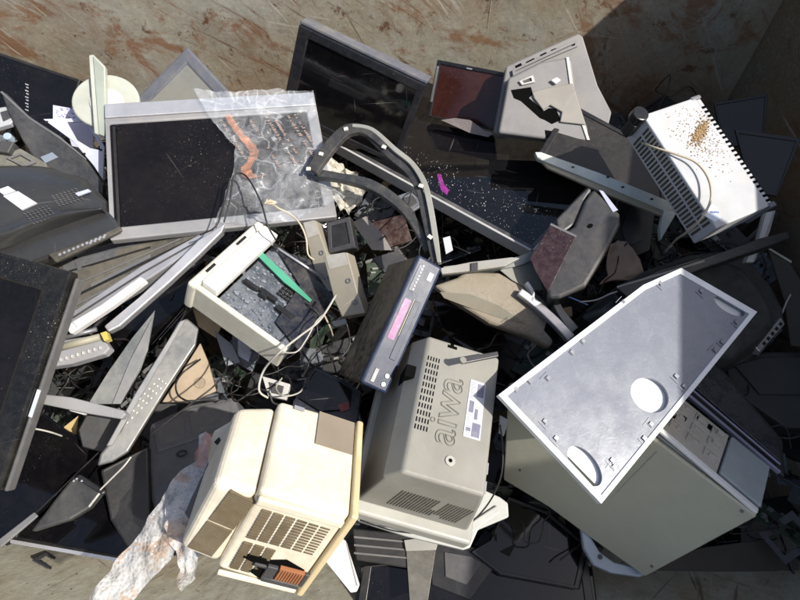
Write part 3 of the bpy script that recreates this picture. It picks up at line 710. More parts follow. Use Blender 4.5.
T.bars('slots', L, plastic('dim slot', (.04, .035, .025), .8, .3, (.2, .17, .12)))
T.box('corner_cap', W2 - .032, W2 + .002, H2 - .008, H2 + .004, .0, D + .002, plastic('slate cap', (.12, .13, .16), .4, .3), .004)
T.box('corner_cap', W2 - .016, W2 + .006, -H2 - .006, -H2 + .008, .0, D + .001, plastic('slate cap', (.12, .13, .16), .4, .3), .003)
k_ = T.pris('control_knob', circle(-W2 - .006, H2 + .004, .022, n=24), D - .02, D + .006, BLK, .003, px=False)
T.box('control_box', -W2 - .022, -W2 + .012, H2 - .016, H2 + .012, .02, D - .021, BLK2, .004)
ls = T.q(715, 213, D + .001)
T.pris('sticker', [(702, 214), (712, 204), (718, 208), (721, 218), (715, 222)], D + .0004, D + .001, plastic('pale blue sticker', (.55, .62, .72), .4, .2, (.4, .4, .4), 0), 0)
bm = bmesh.new()
for k in range(7): add_box(bm, -.0008, .0008, -.003, .003, 0, .0006, Matrix.Translation((ls[0] - .010 + k * .0033, ls[1] + .006 - k * .0012, D + .0011)) @ Matrix.Rotation(.3 * (k % 3 - 1), 4, 'Z'))
link('sticker_print', bm, plastic('blue ink', (.05, .1, .3), .5, .1), T.e)
# dirt on it
bm = bmesh.new(); rs = random.Random(5)
cx, cy = T.q(700, 132); 
for k in range(950):
    a = rs.uniform(0, 6.28); r_ = abs(rs.gauss(0, 1))
    x = cx + .020 * r_ * math.cos(a) + (.014 * rs.gauss(0, 1)); y = cy + .011 * r_ * math.sin(a) + .5 * (x - cx)
    if k > 520: x = cx + rs.gauss(-.01, .035); y = cy + rs.gauss(-.015, .045)
    if abs(x) > W2 - .02 or abs(y) > H2 - .01: continue
    s = rs.uniform(.0007, .0024) * (.75 if k > 520 else 1.1)
    add_prism(bm, circle(x, y, s, s * rs.uniform(.4, 1), 6, a), D, D + s * rs.uniform(.5, 1.4))
for k in range(70):
    a = rs.uniform(0, 6.28); r_ = rs.uniform(0, .02); x = 1.5 * r_ * math.cos(a)
    add_prism(bm, circle(cx + x, cy + .7 * r_ * math.sin(a) + .45 * x, rs.uniform(.002, .004), .0025, 6, a), D, D + .003 * rs.random(), None)
dl = link('loose_dirt', bm, MUD); dl.matrix_world = T.M
tag(dl, 'brown crumbly dirt scattered on top of the white heater', 'dirt', kind='stuff')

# ---- the galvanised panel
NP = (.12, -.25, 1)
T = planar('galvanised_sheet', (625, 385), (700, 290), .885, NP, .016, 'large shiny galvanised panel with white rim and oval cut-outs, on the cream computer case', 'metal panel')
out = [(601, 504), (757, 312), (681, 268), (643, 285), (498, 395)]
lo = T.qs(out); cen = (sum(p[0] for p in lo) / 5, sum(p[1] for p in lo) / 5)
inn = T.qs([(601, 495), (749, 314), (680, 274), (645, 290), (507, 396)])
T.ring('rim', lo, inn, 0, T.D + .002, plastic('white rim', (.74, .74, .74), .35, .15, (.5, .48, .45), 0), .0012)
def oval_px(cx, cy, rx, ry, a): return circle(cx, cy, rx, ry, 30, a)
holes = [oval_px(650, 395, 20.5, 16, .65), oval_px(585, 466, 24, 12, .92), oval_px(730, 306, 17, 6.5, .52)]
# sheet with real openings: fill the outline and the holes as one triangulated face
bm = bmesh.new(); loops = [inn] + [T.qs(h) for h in holes]; edges = []
for lp in loops:
    vv = [bm.verts.new((p[0], p[1], T.D - .001)) for p in lp]
    edges += [bm.edges.new((vv[i], vv[(i + 1) % len(vv)])) for i in range(len(vv))]
bmesh.ops.triangle_fill(bm, use_beauty=True, use_dissolve=False, edges=edges)
def inside(p, poly):
    c_ = False; n = len(poly)
    for i in range(n):
        a, b_ = poly[i], poly[(i + 1) % n]
        if (a[1] > p.y) != (b_[1] > p.y) and p.x < (b_[0] - a[0]) * (p.y - a[1]) / (b_[1] - a[1]) + a[0]: c_ = not c_
    return c_
kill = [f for f in bm.faces if any(inside(f.calc_center_median(), l) for l in loops[1:])]
bmesh.ops.delete(bm, geom=kill, context='FACES_ONLY')
bmesh.ops.recalc_face_normals(bm, faces=bm.faces)
for f in bm.faces:
    if f.normal.z < 0: f.normal_flip()
ret = bmesh.ops.extrude_face_region(bm, geom=bm.faces[:])
for v in [e for e in ret['geom'] if isinstance(e, bmesh.types.BMVert)]: v.co.z -= .010
sheet = link('sheet', bm, STEEL, T.e)
T.pris('backing', [(603, 492), (746, 314), (679, 276), (647, 293), (510, 397)], .0, .003, plastic('white diffuser', (.80, .80, .79), .5, .08, (.6, .58, .52), 0), 0)
e0, e1 = T.q(601, 504), T.q(757, 312); PA = math.atan2(e1[1] - e0[1], e1[0] - e0[0])
def clipmark(px, py, s=3.2):
    bm = bmesh.new(); x, y = T.q(px, py); z = T.D - .0008; a = .70
    k_ = random.choice((0, 1)); rz = Matrix.Translation((x, y, z)) @ Matrix.Rotation(k_ * math.pi / 2 + PA, 4, 'Z')
    add_box(bm, -.014, .008, .010, .0112, 0, .0014, rz); add_box(bm, -.004, .004, -.004, .004, 0, .0035, rz)
    add_box(bm, -.0055, -.0046, -.006, .006, 0, .0016, rz)
    link('clip', bm, CLIPM, T.e)
CLIPM = plastic('clip grey', (.16, .17, .20), .3, .3, (.4, .4, .4), 0, metal=.4)
for p in ((516, 389), (530, 381), (548, 378), (545, 421), (556, 438), (572, 352), (583, 341), (623, 302), (612, 460), (614, 467), (644, 438), (651, 424), (684, 386), (676, 376), (715, 350), (722, 342), (660, 283), (701, 291), (736, 322), (596, 491)): clipmark(*p, random.uniform(1.8, 3.2))

# ---- cream computer case
T = posed('pc', 'computer_case', 'large cream computer case under the galvanised panel with its metal drive cage open', 'computer case')
W2, H2, D = T.W / 2, T.H / 2, T.D
tl, tr, br = T.q(600, 395), T.q(757, 517), T.q(644, 576)
side = T.qs([(645, 577), (757, 517), (650, 436), (560, 372), (508, 385), (503, 480), (548, 507), (586, 535)])
bm = bmesh.new(); add_prism(bm, side, D - .012, D); link('side_cover', bm, CREAM, T.e, .005, 3)
bm = bmesh.new(); add_prism(bm, T.qs([(640, 574), (752, 514), (640, 425), (520, 400), (506, 478), (548, 505), (582, 532)]), .0, D - .0125); link('chassis', bm, plastic('dull sheet metal', (.36, .37, .35), .4, .3, (.25, .22, .16), 0, metal=.3), T.e, .003)
# top: frame edge strip, cage and blue-grey cover seen from above
n_y = H2
T.box('edge_strip', -W2 - .02, W2 - .004, H2 - .001, H2 + .007, D - .018, D - .004, WHT, .002)
T.pris('hairline_seam', [(611, 498), (612, 497), (657, 452), (656, 451.5)], D + .0002, D + .0008, MGRY, 0)
for p in ((742, 511), (652, 566), (520, 470)): T.pris('screw', circle(*T.q(*p), .0035, n=12), D + .0002, D + .002, SILD, 0, px=False)
T.box('top_cover', W2 - .10, W2 - .002, H2 + .0005, H2 + .010, .0, D - .024, plastic('pale slate cover', (.30, .34, .35), .4, .3, (.3, .28, .22), 0), .003)
bm = bmesh.new(); rs = random.Random(9)
x0 = -W2 - .05
add_box(bm, x0, W2 - .104, H2 + .0005, H2 + .004, .0, D - .022)
for i in range(7):
    xx = x0 + .012 + i * .043
    for j in range(3):
        yy_ = .010 + j * (D - .04) / 3
        add_box(bm, xx, xx + .030, H2 + .0035, H2 + .008, yy_, yy_ + .003); add_box(bm, xx, xx + .003, H2 + .0035, H2 + .008, yy_, yy_ + .028)
        add_box(bm, xx + rs.uniform(.005, .018), xx + .026, H2 + .0035, H2 + rs.uniform(.006, .014), yy_ + .008, yy_ + rs.uniform(.012, .024))
link('drive_cage', bm, plastic('dusty cage metal', (.50, .48, .42), .4, .5, (.3, .25, .18), 0, metal=.2), T.e, .001)
bm = bmesh.new()
for i in range(10):
    xx = x0 + .02 + i * .026 + rs.uniform(0, .008); y_ = rs.uniform(.01, D - .05)
    add_box(bm, xx, xx + rs.uniform(.006, .016), H2 + .0038, H2 + .0052, y_, y_ + rs.uniform(.006, .02))
link('cage_slots', bm, VOID, T.e)

# pale blue curved piece sticking out below the computer
T = planar('curved_trim', (600, 550), (640, 575), .44, (0, -.1, 1), .02, 'pale blue curved plastic trim poking out below the cream computer case', 'trim')
T.pris('band', [(580, 520), (590, 535), (600, 552), (614, 562), (640, 568), (652, 572), (640, 577), (612, 573), (594, 565), (584, 548)], 0, .02, BLU, .004)
T.pris('screw', circle(*T.q(600, 557), .006, n=12), .02, .023, BLK, .001, px=False)

# ---- thin dark display under the panel
T = planar('thin_display', (700, 400), (785, 477), .70, (.12, 0, 1), .022, 'thin dark flat display with painted edge highlights between the galvanised panel and computer case', 'flat display')
T.pris('housing', [(668, 380), (785, 477), (783, 440), (725, 372), (700, 355)], 0, .014, BLK2, .003)
T.pris('screen', [(680, 375), (781, 462), (780, 440), (724, 375), (700, 358)], .0142, .022, plastic('speckled dark panel', (.015, .017, .022), .2, .35, (.1, .1, .1), 1.0), .002)
T.pris('painted_highlight', [(668, 379), (780, 473), (781, 471), (670, 377)], .0145, .024, plastic('violet highlight paint', (.25, .25, .34), .3, .3), 0)  # highlights along the edges, painted as pale violet strips
T.pris('painted_highlight', [(676, 377), (780, 465), (781, 463.5), (677, 375.5)], .0225, .024, plastic('violet highlight paint', (.25, .25, .34), .3, .3), 0)

# ---- black tube set back with a bright maker's plate
T = planar('black_tube_set', (690, 310), (760, 300), .70, (.15, -.15, 1), .20, 'rounded black tube television back with a scuffed chrome name plate, right of the galvanised panel', 'television')
o_ = [(585, 310), (618, 285), (650, 268), (690, 254), (722, 250), (752, 262), (772, 285), (784, 308), (786, 325), (770, 345), (745, 362), (700, 372), (640, 350)]
cx_, cy_ = 690, 310
i_ = [(cx_ + (x - cx_) * .86, cy_ + (y - cy_) * .86) for x, y in o_]
bm = bmesh.new(); add_prism(bm, T.qs(i_), .15, .20, T.qs(o_)); add_prism(bm, T.qs(o_, .149), 0, .149); link('rear_shell', bm, plastic('faded black shell', (.020, .021, .021), .4, .45, (.10, .10, .085), .3), T.e, .012, 3)
bm = bmesh.new()
for k in range(9):
    a = T.q(640 + k * 9, 292 - k * 3.0); b_ = T.q(662 + k * 9, 272 - k * 1.6); v0 = len(bm.verts)
    add_prism(bm, [a, (a[0] + .006, a[1]), (b_[0] + .006, b_[1]), b_], .2002, .204)
link('ribs', bm, BLK, T.e)
pl = T.pris('name_plate', [(755, 347), (781, 317), (785, 324), (760, 352)], .150, .175, plastic('scuffed chrome', (.5, .5, .47), .25, .4, (.3, .28, .22), .2, metal=.6, scratch=.9, scratchcol=(.1, .1, .1)), .002)
bm = bmesh.new()
for k in range(5):
    t_ = .12 + k * .18; a = lerp2(T.q(759, 347, .175), T.q(782, 320, .175), t_); b_ = lerp2(T.q(759, 347, .175), T.q(782, 320, .175), t_ + .09)
    add_prism(bm, [a, b_, (b_[0] + .004, b_[1] - .007), (a[0] + .004, a[1] - .007)], .1751, .1762)
link('plate_marks', bm, BLK, pl)

# ---- long black bezel bars
T = planar('bezel_bar', (700, 262), (790, 238), .80, (0, -.2, 1), .03, 'long thin black frame bar lying just below the electric heater', 'frame bar')
T.pris('bar', [(616, 287), (700, 259), (760, 238), (788, 231), (791, 238), (770, 246), (705, 268), (628, 298)], 0, .03, BLK, .003)
T.pris('edge', [(617, 288), (705, 262), (704, 260), (617, 286)], .0302, .032, SILD, 0)
T = planar('frame_strip', (650, 290), (700, 268), .76, (0, -.2, 1), .02, 'thin black strip with a grey rim beside the corner of the galvanised panel', 'frame strip')
T.pris('bar', [(614, 291), (660, 270), (700, 258), (702, 262), (664, 275), (622, 296), (618, 303)], 0, .02, DGRY, .002)

# posts of pale metal behind the bars
for (a, lbl) in (([(757, 240), (764, 213), (776, 210), (770, 232), (764, 245)], 'short pale bracket standing below the lower right corner of the electric heater'), ([(744, 262), (752, 245), (762, 244), (755, 262)], 'pale stub bracket under the long black frame bar')):
    T = planar('metal_bracket', a[0], a[2], .74, (0, -.4, 1), .02, lbl, 'bracket')
    T.pris('plate', a, 0, .014, MGRY, .002); T.pris('foot', [lerp2(a[0], a[-1], .2), lerp2(a[0], a[-1], .8), lerp2(a[1], a[2], .8), lerp2(a[1], a[2], .2)], .0142, .02, SHELL, .001)

# ---- dark display with a silver edge channel (centre right)
T = posed('dark_monitor', 'flat_monitor', 'dark matt monitor propped against the left side of the electric heater', 'monitor')
q = T.qs([(537, 153), (700, 215), (690, 140), (570, 102)])
q = T.qs([(537, 155), (668, 212), (662, 152), (570, 102)])
screen_unit(T, q, (.05, .05, .04, .07), BLK, SCRMATT, BLK2, bev=.003)
T = planar('metal_channel', (536, 155), (674, 211), .77, (-.1, -.5, .9), .03, 'long pale green grey metal channel along the lower edge of the dark matt monitor', 'metal channel')
T.pris('web', [(535, 152), (541, 152), (600, 173), (674, 203), (676, 212), (664, 211), (600, 184), (538, 159)], 0, .026, plastic('chalky green grey metal', (.62, .66, .60), .4, .3, (.35, .32, .22), .1, metal=.1, scratch=.6, scratchcol=(.2, .2, .15)), .002)
T.pris('lip', [(539, 159), (600, 184), (664, 211), (662, 216), (602, 192), (548, 168)], 0, .016, BEI2, .002)
bm = bmesh.new()
for p in ((573, 167), (623, 187), (608, 177), (652, 199)):
    x, y = T.q(*p); add_prism(bm, [(x - .006, y), (x - .001, y - .003), (x + .006, y + .001), (x + .001, y + .005)], .0262, .0268)
link('clip_holes', bm, BLK, T.e)
T.pris('end_leg', [(664, 210), (674, 208), (676, 214), (661, 240), (660, 228)], 0, .026, plastic('chalky green grey metal', (.52, .56, .50), .4, .4), .002)

# ---- grey wedge shaped set
T = planar('wedge_monitor', (590, 240), (620, 222), .80, (-.15, -.25, 1), .14, 'dark metallic grey wedge shaped monitor back standing in front of the metal channel', 'monitor')
T.pris('rear_cover', [(594, 188), (620, 213), (621, 224), (608, 250), (586, 286), (560, 298), (548, 298), (545, 262), (552, 240), (574, 226), (585, 200)], .0, .14, plastic('gunmetal plastic', (.06, .06, .063), .32, .35, (.17, .155, .13), .3, metal=.3), .010, pts0=[(590, 192), (617, 215), (619, 224), (606, 250), (584, 285), (560, 296), (548, 296), (549, 262), (556, 240), (574, 226), (583, 204)], seg=4)
T.pris('dark_flank', [(556, 219), (588, 187), (592, 189), (585, 200), (575, 224), (558, 236)], .0, .128, plastic('dim flank', (.05, .05, .055), .4, .3), .006)
T.pris('label_strip', [(599, 190), (603, 191), (618, 210), (613, 212)], .1402, .1412, plastic('violet white strip', (.42, .44, .55), .4, .3, (.3, .3, .3), .4), 0)
T.pris('notch', circle(*T.q(590, 226), .0085, .006, 10), .1402, .1415, VOID, 0, px=False)
T = planar('tinted_glass', (552, 240), (576, 237), .80, (-.1, -.3, 1), .008, 'small dark reddish speckled glass panel leaning on the grey wedge shaped monitor', 'glass panel')
T.pris('sheet', [(551, 224), (576, 236), (548, 292), (536, 272), (530, 258)], 0, .007, plastic('oxblood glass', (.022, .010, .012), .1, .3, (.2, .15, .15), 1.0), .0008)
T.pris('edge', [(551, 223), (577, 235.5), (576, 237.5), (550, 225)], .0071, .0085, SILD, 0)

# ---- small television with red brown screen
T = posed('red_tv', 'small_television', 'small black television with a reddish brown screen standing on the largest flat television', 'television')
q = rect(-T.W / 2, T.W / 2, -T.H / 2, T.H / 2)
screen_unit(T, q, (.06, .03, .03, .07), BLK, REDSC, BLK2)
T.box('side_foil', -T.W / 2 + .003, -T.W / 2 + .011, -T.H / 2 + .05, T.H / 2 - .02, T.D + .0003, T.D + .002, plastic('silver foil edge', (.55, .55, .55), .2, .3, metal=.8), .001)
T.box('badge', -.02, .0, T.H / 2 - .011, T.H / 2 - .007, T.D + .0003, T.D + .001, SIL, 0)

# ---- broken pale grey shell
T = planar('broken_shell', (520, 110), (560, 90), .80, (-.05, -.6, .8), .10, 'pale grey broken equipment shell with a jagged black hole, leaning on the far wall', 'broken casing')
SH2 = plastic('lilac grey shell', (.17, .167, .17), .45, .3, (.3, .26, .2), .1)
T.pris('back_flange', [(506, 66), (578, 33), (583, 36), (598, 85), (612, 112), (608, 128), (560, 128), (500, 136), (494, 132)], 0, .05, SH2, .006)
T.pris('front_shell', [(508, 78), (540, 62), (566, 57), (572, 60), (576, 92), (588, 128), (590, 142), (545, 139), (498, 133), (505, 96)], .0505, .10, SH2, .008, seg=3)
T.ring('slot_rail', [(512, 70), (572, 41), (579, 40), (578, 46), (545, 60), (513, 76)], [(515, 71), (545, 57), (575, 43), (575, 45), (545, 58), (516, 73)], .0505, .060, SH2, .001, px=True)
bm = bmesh.new()
for a, b_ in (((515, 66), (521, 63)), ((526, 62), (534, 58)), ((540, 55), (546, 52)), ((551, 50), (556, 48))):
    add_prism(bm, T.qs([a, b_, (b_[0] + 1, b_[1] + 2.5), (a[0] + 1, a[1] + 2.5)], .05), .0503, .0512)
link('slots', bm, VOID, T.e)
T.pris('jagged_hole', [(511, 90), (531, 87), (533, 94), (529, 98), (541, 108), (544, 111), (549, 108), (556, 109), (561, 120), (552, 124), (545, 120), (540, 118), (530, 109), (521, 101), (514, 98)], .1003, .1012, VOID, 0)
T.pris('corner_hole', [(545, 130), (552, 131), (558, 138), (546, 138)], .1003, .1012, VOID, 0)
T.pris('torn_panel', [(532, 92), (545, 88), (573, 83), (578, 100), (586, 125), (560, 122), (562, 112), (550, 105), (543, 110), (534, 98)], .1015, .108, plastic('cream torn panel', (.24, .225, .20), .5, .3, (.3, .26, .2), .1), .003)
s_ = T.ring('socket', [(519, 81), (533, 75), (535, 82), (522, 85)], [(522, 81), (531, 77.5), (532, 81), (524, 83)], .1003, .108, SHELL, .001, px=True)
T.pris('socket_core', [(523, 82), (531, 78), (532, 81), (524, 83)], .1005, .103, DGRY, 0, parent=s_)
T.pris('latch', [(551, 80), (557, 77), (561, 80), (556, 84)], .1003, .112, WHT, .002)
T.pris('crease', [(566, 57), (569, 57), (574, 92), (590, 140), (587, 140), (571, 93)], .1003, .104, SHELL, .001)
# flap below it
T = planar('foil_scrap', (455, 118), (480, 128), .70, (-.2, -.6, .8), .004, 'crumpled silvery film scrap lying under the small reddish television', 'film scrap')
T.pris('sheet', [(441, 120), (455, 118), (470, 120), (484, 130), (494, 133), (488, 137), (470, 133), (450, 124)], 0, .003, plastic('dull film', (.15, .13, .13), .2, .4), 0)
# dark displays at the right end by the wall
for (pts, inn, z, lbl) in ((([(724, 150), (764, 138), (768, 94), (714, 103)]), (.04, .05, .05, .05), .66, 'black flat display with its upper edge against the wall, directly behind the electric heater'),
                           (([(752, 192), (777, 196), (801, 138), (735, 129)]), (.04, .05, .05, .06), .72, 'black flat display right of the electric heater, in front of another black display')):
    T = planar('flat_display', pts[0], pts[1], z, (-.35, -.5, .8), .03, lbl, 'flat display')
    screen_unit(T, T.qs(pts), inn, BLK2, SCRMATT, BLK2, bev=.003)
T = planar('wall_hook', (712, 68), (716, 66), 1.0, (0, -1, .05), .02, 'tiny pale hook on the shaded part of the far wall', 'hook')
T.M.translation.y  # stays in front of the wall
T.e.location.y = YF - .025
bm = bmesh.new(); add_tube(bm, [(-.03, 0, .012), (-.01, -.004, .016), (.0, .006, .02), (.012, 0, .016), (.028, .007, .010)], .0035, 6); link('bent_wire', bm, WLAB, T.e)

# ---- left front television (big, face up, grey rim)
T = posed('left_tv', 'flat_television', 'large black flat television at the left edge with dusty screen and dark grey rim', 'television')
q = rect(-T.W / 2, T.W / 2, -T.H / 2, T.H / 2)
screen_unit(T, q, (.1, .11, .06, .12), plastic('dusty black bezel', (.006, .006, .006), .22, .2, (.09, .08, .065), 1.0), SCRB, BLK2, bev=.006, backin=.12)
T.box('side_rim', T.W / 2 + .001, T.W / 2 + .010, -T.H / 2, T.H / 2 - .01, .012, T.D - .012, plastic('mid grey rim', (.085, .085, .088), .3, .3, (.2, .18, .15), .4), .004)
T.box('sticker', T.W / 2 + .002, T.W / 2 + .011, -.08, -.02, T.D - .0118, T.D - .011, plastic('blue white label', (.5, .56, .66), .4, .2), 0)

# ---- curved black television back with labels
T = planar('television_back', (60, 215), (110, 232), .86, (.05, -.25, 1), .09, 'shiny dark television back with white stickers and a row of side sockets', 'television back')
TB = plastic('polished smoke plastic', (.075, .077, .08), .17, .2, (.16, .15, .12), .4, metal=.6, scratch=.5, scratchcol=(.4, .4, .4))
def loft(name, rows, mat, base=0, sub=6):
    "smooth moulded surface through rows of (px, py, height above the back plane)"
    cols = []
    n = len(rows[0])
    fine = []
    for r_ in rows:
        L3 = [Vector((*T.q(p[0], p[1], p[2]), p[2])) for p in r_]; fine.append(smooth_path(L3, sub))
    m_ = len(fine[0]); lines = [smooth_path([f[j] for f in fine], sub) for j in range(m_)]
    bm = bmesh.new(); V = [[bm.verts.new(p) for p in L_] for L_ in lines]
    for i in range(m_ - 1):
        for j in range(len(V[0]) - 1): bm.faces.new((V[i][j], V[i + 1][j], V[i + 1][j + 1], V[i][j + 1]))
    loop = [v for v in V[0]] + [V[i][-1] for i in range(1, m_)] + [v for v in V[-1][::-1][1:]] + [V[i][0] for i in range(m_ - 2, 0, -1)]
    low = [bm.verts.new((v.co.x, v.co.y, base)) for v in loop]; k = len(loop)
    for i in range(k): bm.faces.new((loop[i], loop[(i + 1) % k], low[(i + 1) % k], low[i]))
    bm.faces.new(low)
    return link(name, bm, mat, T.e, 0, smooth=True)
loft('shell', [[(-60, 168, .05), (5, 166, .05), (45, 167, .05), (82, 178, .05), (106, 200, .045)],
               [(-60, 186, .082), (0, 184, .085), (42, 182, .085), (74, 188, .082), (104, 203, .06)],
               [(-60, 214, .088), (0, 206, .09), (38, 199, .09), (70, 197, .088), (103, 206, .065)],
               [(-60, 236, .084), (0, 225, .084), (34, 214, .084), (68, 208, .084), (102, 208, .07)],
               [(-60, 246, .092), (0, 235, .092), (32, 223, .092), (66, 214, .092), (102, 209, .08)],
               [(-60, 262, .06), (0, 250, .06), (32, 236, .06), (64, 224, .06), (103, 213, .05)]], TB)
loft('lower_step', [[(-60, 262, .052), (0, 249, .052), (40, 232, .052), (70, 221, .052), (104, 208, .050)],
               [(-60, 272, .058), (0, 262, .058), (40, 243, .058), (76, 231, .058), (112, 216, .056)],
               [(-60, 284, .050), (10, 268, .050), (46, 256, .052), (80, 243, .052), (121, 228, .050)]], TB, 0)
pb = T.pris('socket_bar', [(48, 254), (98, 236), (119, 226), (122, 230), (100, 241), (55, 262)], .0552, .066, plastic('bronze black bar', (.05, .047, .04), .3, .4, (.2, .18, .14), .5), .003)
bm = bmesh.new()
for k in range(11):
    t_ = .12 + k * .07; a = lerp2(T.q(52, 258, .066), T.q(116, 231, .066), t_); add_box(bm, a[0] - .003, a[0] + .003, a[1] - (.003 + .005 * (k > 6)), a[1] + .004, .0661, .0668)
link('socket_marks', bm, GLAB, pb)
T.pris('sticker', [(3, 196), (18, 191), (37, 203), (22, 210)], .0885, .0925, WLAB, 0); T.pris('sticker', [(-3, 190), (8, 186), (16, 191), (4, 195)], .0885, .0925, WLAB, 0)
T.pris('sticker', [(75, 193), (88, 189), (91, 191), (78, 196)], .0885, .0925, plastic('pale lilac sticker', (.42, .45, .62), .4, .3), 0)
bm = bmesh.new()
for k in range(5):
    for j in range(7):
        a = T.q(24 + j * 3.6 + k * 2.2, 214 + k * 2.4 - j * 1.3); add_box(bm, a[0], a[0] + .006, a[1], a[1] + .0014, .0890, .0922)
        a = T.q(52 + j * 3.8 + k * 1.5, 196 + k * 2.4 - j * 1.2); add_box(bm, a[0], a[0] + .007, a[1], a[1] + .0014, .0885, .0915)
link('moulded_print', bm, GRY, T.e)

# dark curved bezel sweeping down in the upper left
T = planar('curved_bezel', (40, 130), (90, 180), .84, (.1, -.4, .9), .03, 'curved glossy black bezel strip sweeping down between the white stand and television back', 'bezel')
T.pris('strip', [(0, 90), (6, 93), (30, 118), (60, 138), (86, 160), (103, 184), (103, 196), (96, 192), (70, 178), (40, 168), (22, 140), (8, 112)], 0, .03, plastic('charcoal sheen', (.035, .037, .042), .25, .35, (.15, .14, .12), .4), .006, seg=3)
T.pris('edge', [(2, 91), (30, 117), (60, 136.5), (86, 158.5), (86, 160), (59, 138.5), (29, 119), (0, 92)], .0302, .032, SILD, 0)
T.pris('clip', [(40, 157), (52, 152), (58, 157), (45, 163)], .0302, .036, plastic('steel blue clip', (.18, .24, .32), .3, .3), .001)
# left pile pieces above the television back
T = planar('scuffed_electronics', (15, 155), (30, 140), .84, (.1, -.3, .9), .05, 'grey scuffed electronics panel with square holes at the left edge above the television back', 'panel')
T.pris('panel', [(-20, 160), (20, 148), (46, 163), (48, 172), (10, 172), (-20, 180)], 0, .04, plastic('scuffed olive plastic', (.11, .11, .095), .4, .6, (.3, .28, .22), .8), .004)
T.ring('opening', [(6, 158), (20, 152), (36, 162), (24, 167)], [(10, 158.5), (20, 154.5), (31, 161), (23, 164.5)], .0402, .048, GRY, .001, px=True)
T.pris('block', [(-10, 150), (2, 140), (14, 142), (8, 153)], .0, .06, DGRY, .003)
T = planar('white_connector', (5, 120), (18, 128), .86, (.1, -.3, .9), .03, 'small white and black plastic connector block at the upper left edge', 'connector')
T.pris('block', [(-4, 108), (8, 106), (16, 118), (10, 124), (-4, 128)], 0, .02, plastic('chalk grey', (.36, .38, .40), .4, .4), .003); T.pris('knob', circle(*T.q(6, 135), .012, n=14), 0, .026, BLU, .003, px=False)
T.pris('grip', [(0, 112), (7, 110), (11, 117), (3, 121)], .0202, .024, DGRY, .001)

# black box far left with small white marks
T = posed('black_box_far', 'flat_television', 'glossy black flat television in the upper left corner with a column of tiny white marks', 'television')
q = rect(-T.W / 2, T.W / 2, -T.H / 2, T.H / 2)
screen_unit(T, q, (.02, .02, .03, .05), BLK, SCR, BLK2)
bm = bmesh.new()
for k in range(9):
    a = T.q(24.5 + (k % 2), 84 + k * 3.2); b_ = T.q(28, 84.8 + k * 3.2); add_prism(bm, [a, (b_[0], a[1] - .0015), (b_[0], a[1] + .003), (a[0], a[1] + .0035)], T.D - .0038, T.D - .003)
link('lettering', bm, GLAB, T.e)

# white stand
T = planar('stand_column', (95, 95), (105, 96), .92, (.1, -.35, .95), .045, 'white narrow monitor stand column upright before a round base', 'monitor stand')
T.pris('round_base', circle(*T.q(105, 100, .02), .098, .09, 40), .0, .018, plastic('chalk white', (.40, .42, .37), .4, .25, (.4, .36, .28), 0), .006, px=False, seg=3)
T.pris('base_ring', circle(*T.q(107, 102, .019), .05, .045, 30), .0182, .024, SHELL, .003, px=False)
T.pris('column', [(88.5, 55), (93, 54), (105, 66), (106, 128), (104, 137), (94, 133)], .0245, .045, plastic('chalk white', (.40, .42, .37), .4, .25), .003)
T.pris('column_flank', [(93, 56), (103, 67), (105, 128), (104, 136), (99, 134)], .0452, .050, plastic('greenish chalk', (.28, .32, .28), .4, .25), .001)
# metal plate with window and printed card
T = planar('bracket_plate', (60, 125), (100, 150), .84, (.1, -.4, .9), .008, 'pale blue painted bracket plate with a triangular window and screw holes', 'bracket plate')
BP = plastic('lilac blue enamel', (.46, .49, .60), .35, .25, (.3, .3, .3), .4)
T.ring('plate', [(43, 119), (84, 118), (90, 122), (104, 146), (103, 180), (94, 166), (73, 141)], [(67, 122), (83, 121.5), (87, 124), (100, 146), (100, 150), (90, 148), (77, 140)], 0, .008, BP, .001, px=True)
bm = bmesh.new()
for p in ((47, 122), (84.5, 120), (84.5, 154), (101, 150)): add_prism(bm, circle(*T.q(*p), .004, n=12), .0082, .009)
link('screw_holes', bm, BLK, T.e)
T = planar('printed_card', (60, 108), (95, 120), .80, (.1, -.4, .9), .003, 'pale lilac printed card tucked behind the bracket plate', 'card')
T.pris('sheet', [(53, 105), (92, 112), (93, 150), (72, 146), (64, 122), (53, 121)], 0, .002, plastic('lilac card', (.48, .47, .60), .6, .2, (.3, .3, .3), 0), 0)
bm = bmesh.new(); rs = random.Random(2)
for k in range(60):
    a = T.q(rs.uniform(55, 90), rs.uniform(108, 118)); add_box(bm, a[0], a[0] + rs.uniform(.002, .01), a[1], a[1] + .0015, .0021, .0025)
link('print', bm, plastic('blue violet ink', (.08, .09, .3), .5, .1), T.e)

# ---- silver framed monitors stacked on the left
T = planar('silver_monitor', (120, 280), (200, 240), .72, (.0, -.3, 1), .05, 'silver edged flat monitor with a streaky dusty back, below the wide framed monitor', 'monitor')
T.pris('rear_cover', [(40, 268), (110, 250), (196, 232), (214, 228), (150, 262), (62, 318)], 0, .042, plastic('streaky smoked plastic', (.06, .058, .052), .22, .45, (.20, .18, .14), .4, scratch=.9, scratchcol=(.35, .33, .3)), .004)
T.pris('silver_edge', [(62, 318), (140, 266), (214, 226), (222, 226), (210, 238), (150, 278), (66, 327)], 0, .05, SIL, .005, seg=3)
for a_, b_, wv_, mt in (((64, 300), (196, 236), 2.2, BLK), ((60, 290), (180, 238), 1.2, SILD), ((70, 307), (200, 240), 1.5, SILD), ((50, 276), (150, 246), 1.6, BLK), ((90, 284), (150, 254), 3.5, SILD)):
    T.pris('rib', [a_, b_, (b_[0] + .3, b_[1] + wv_), (a_[0] + .3, a_[1] + wv_)], .0422, .046, mt, .0008)
T.pris('groove', [(66, 321), (142, 272), (212, 232), (213, 233.2), (143, 273.6), (67, 322.5)], .0502, .051, DGRY, 0)
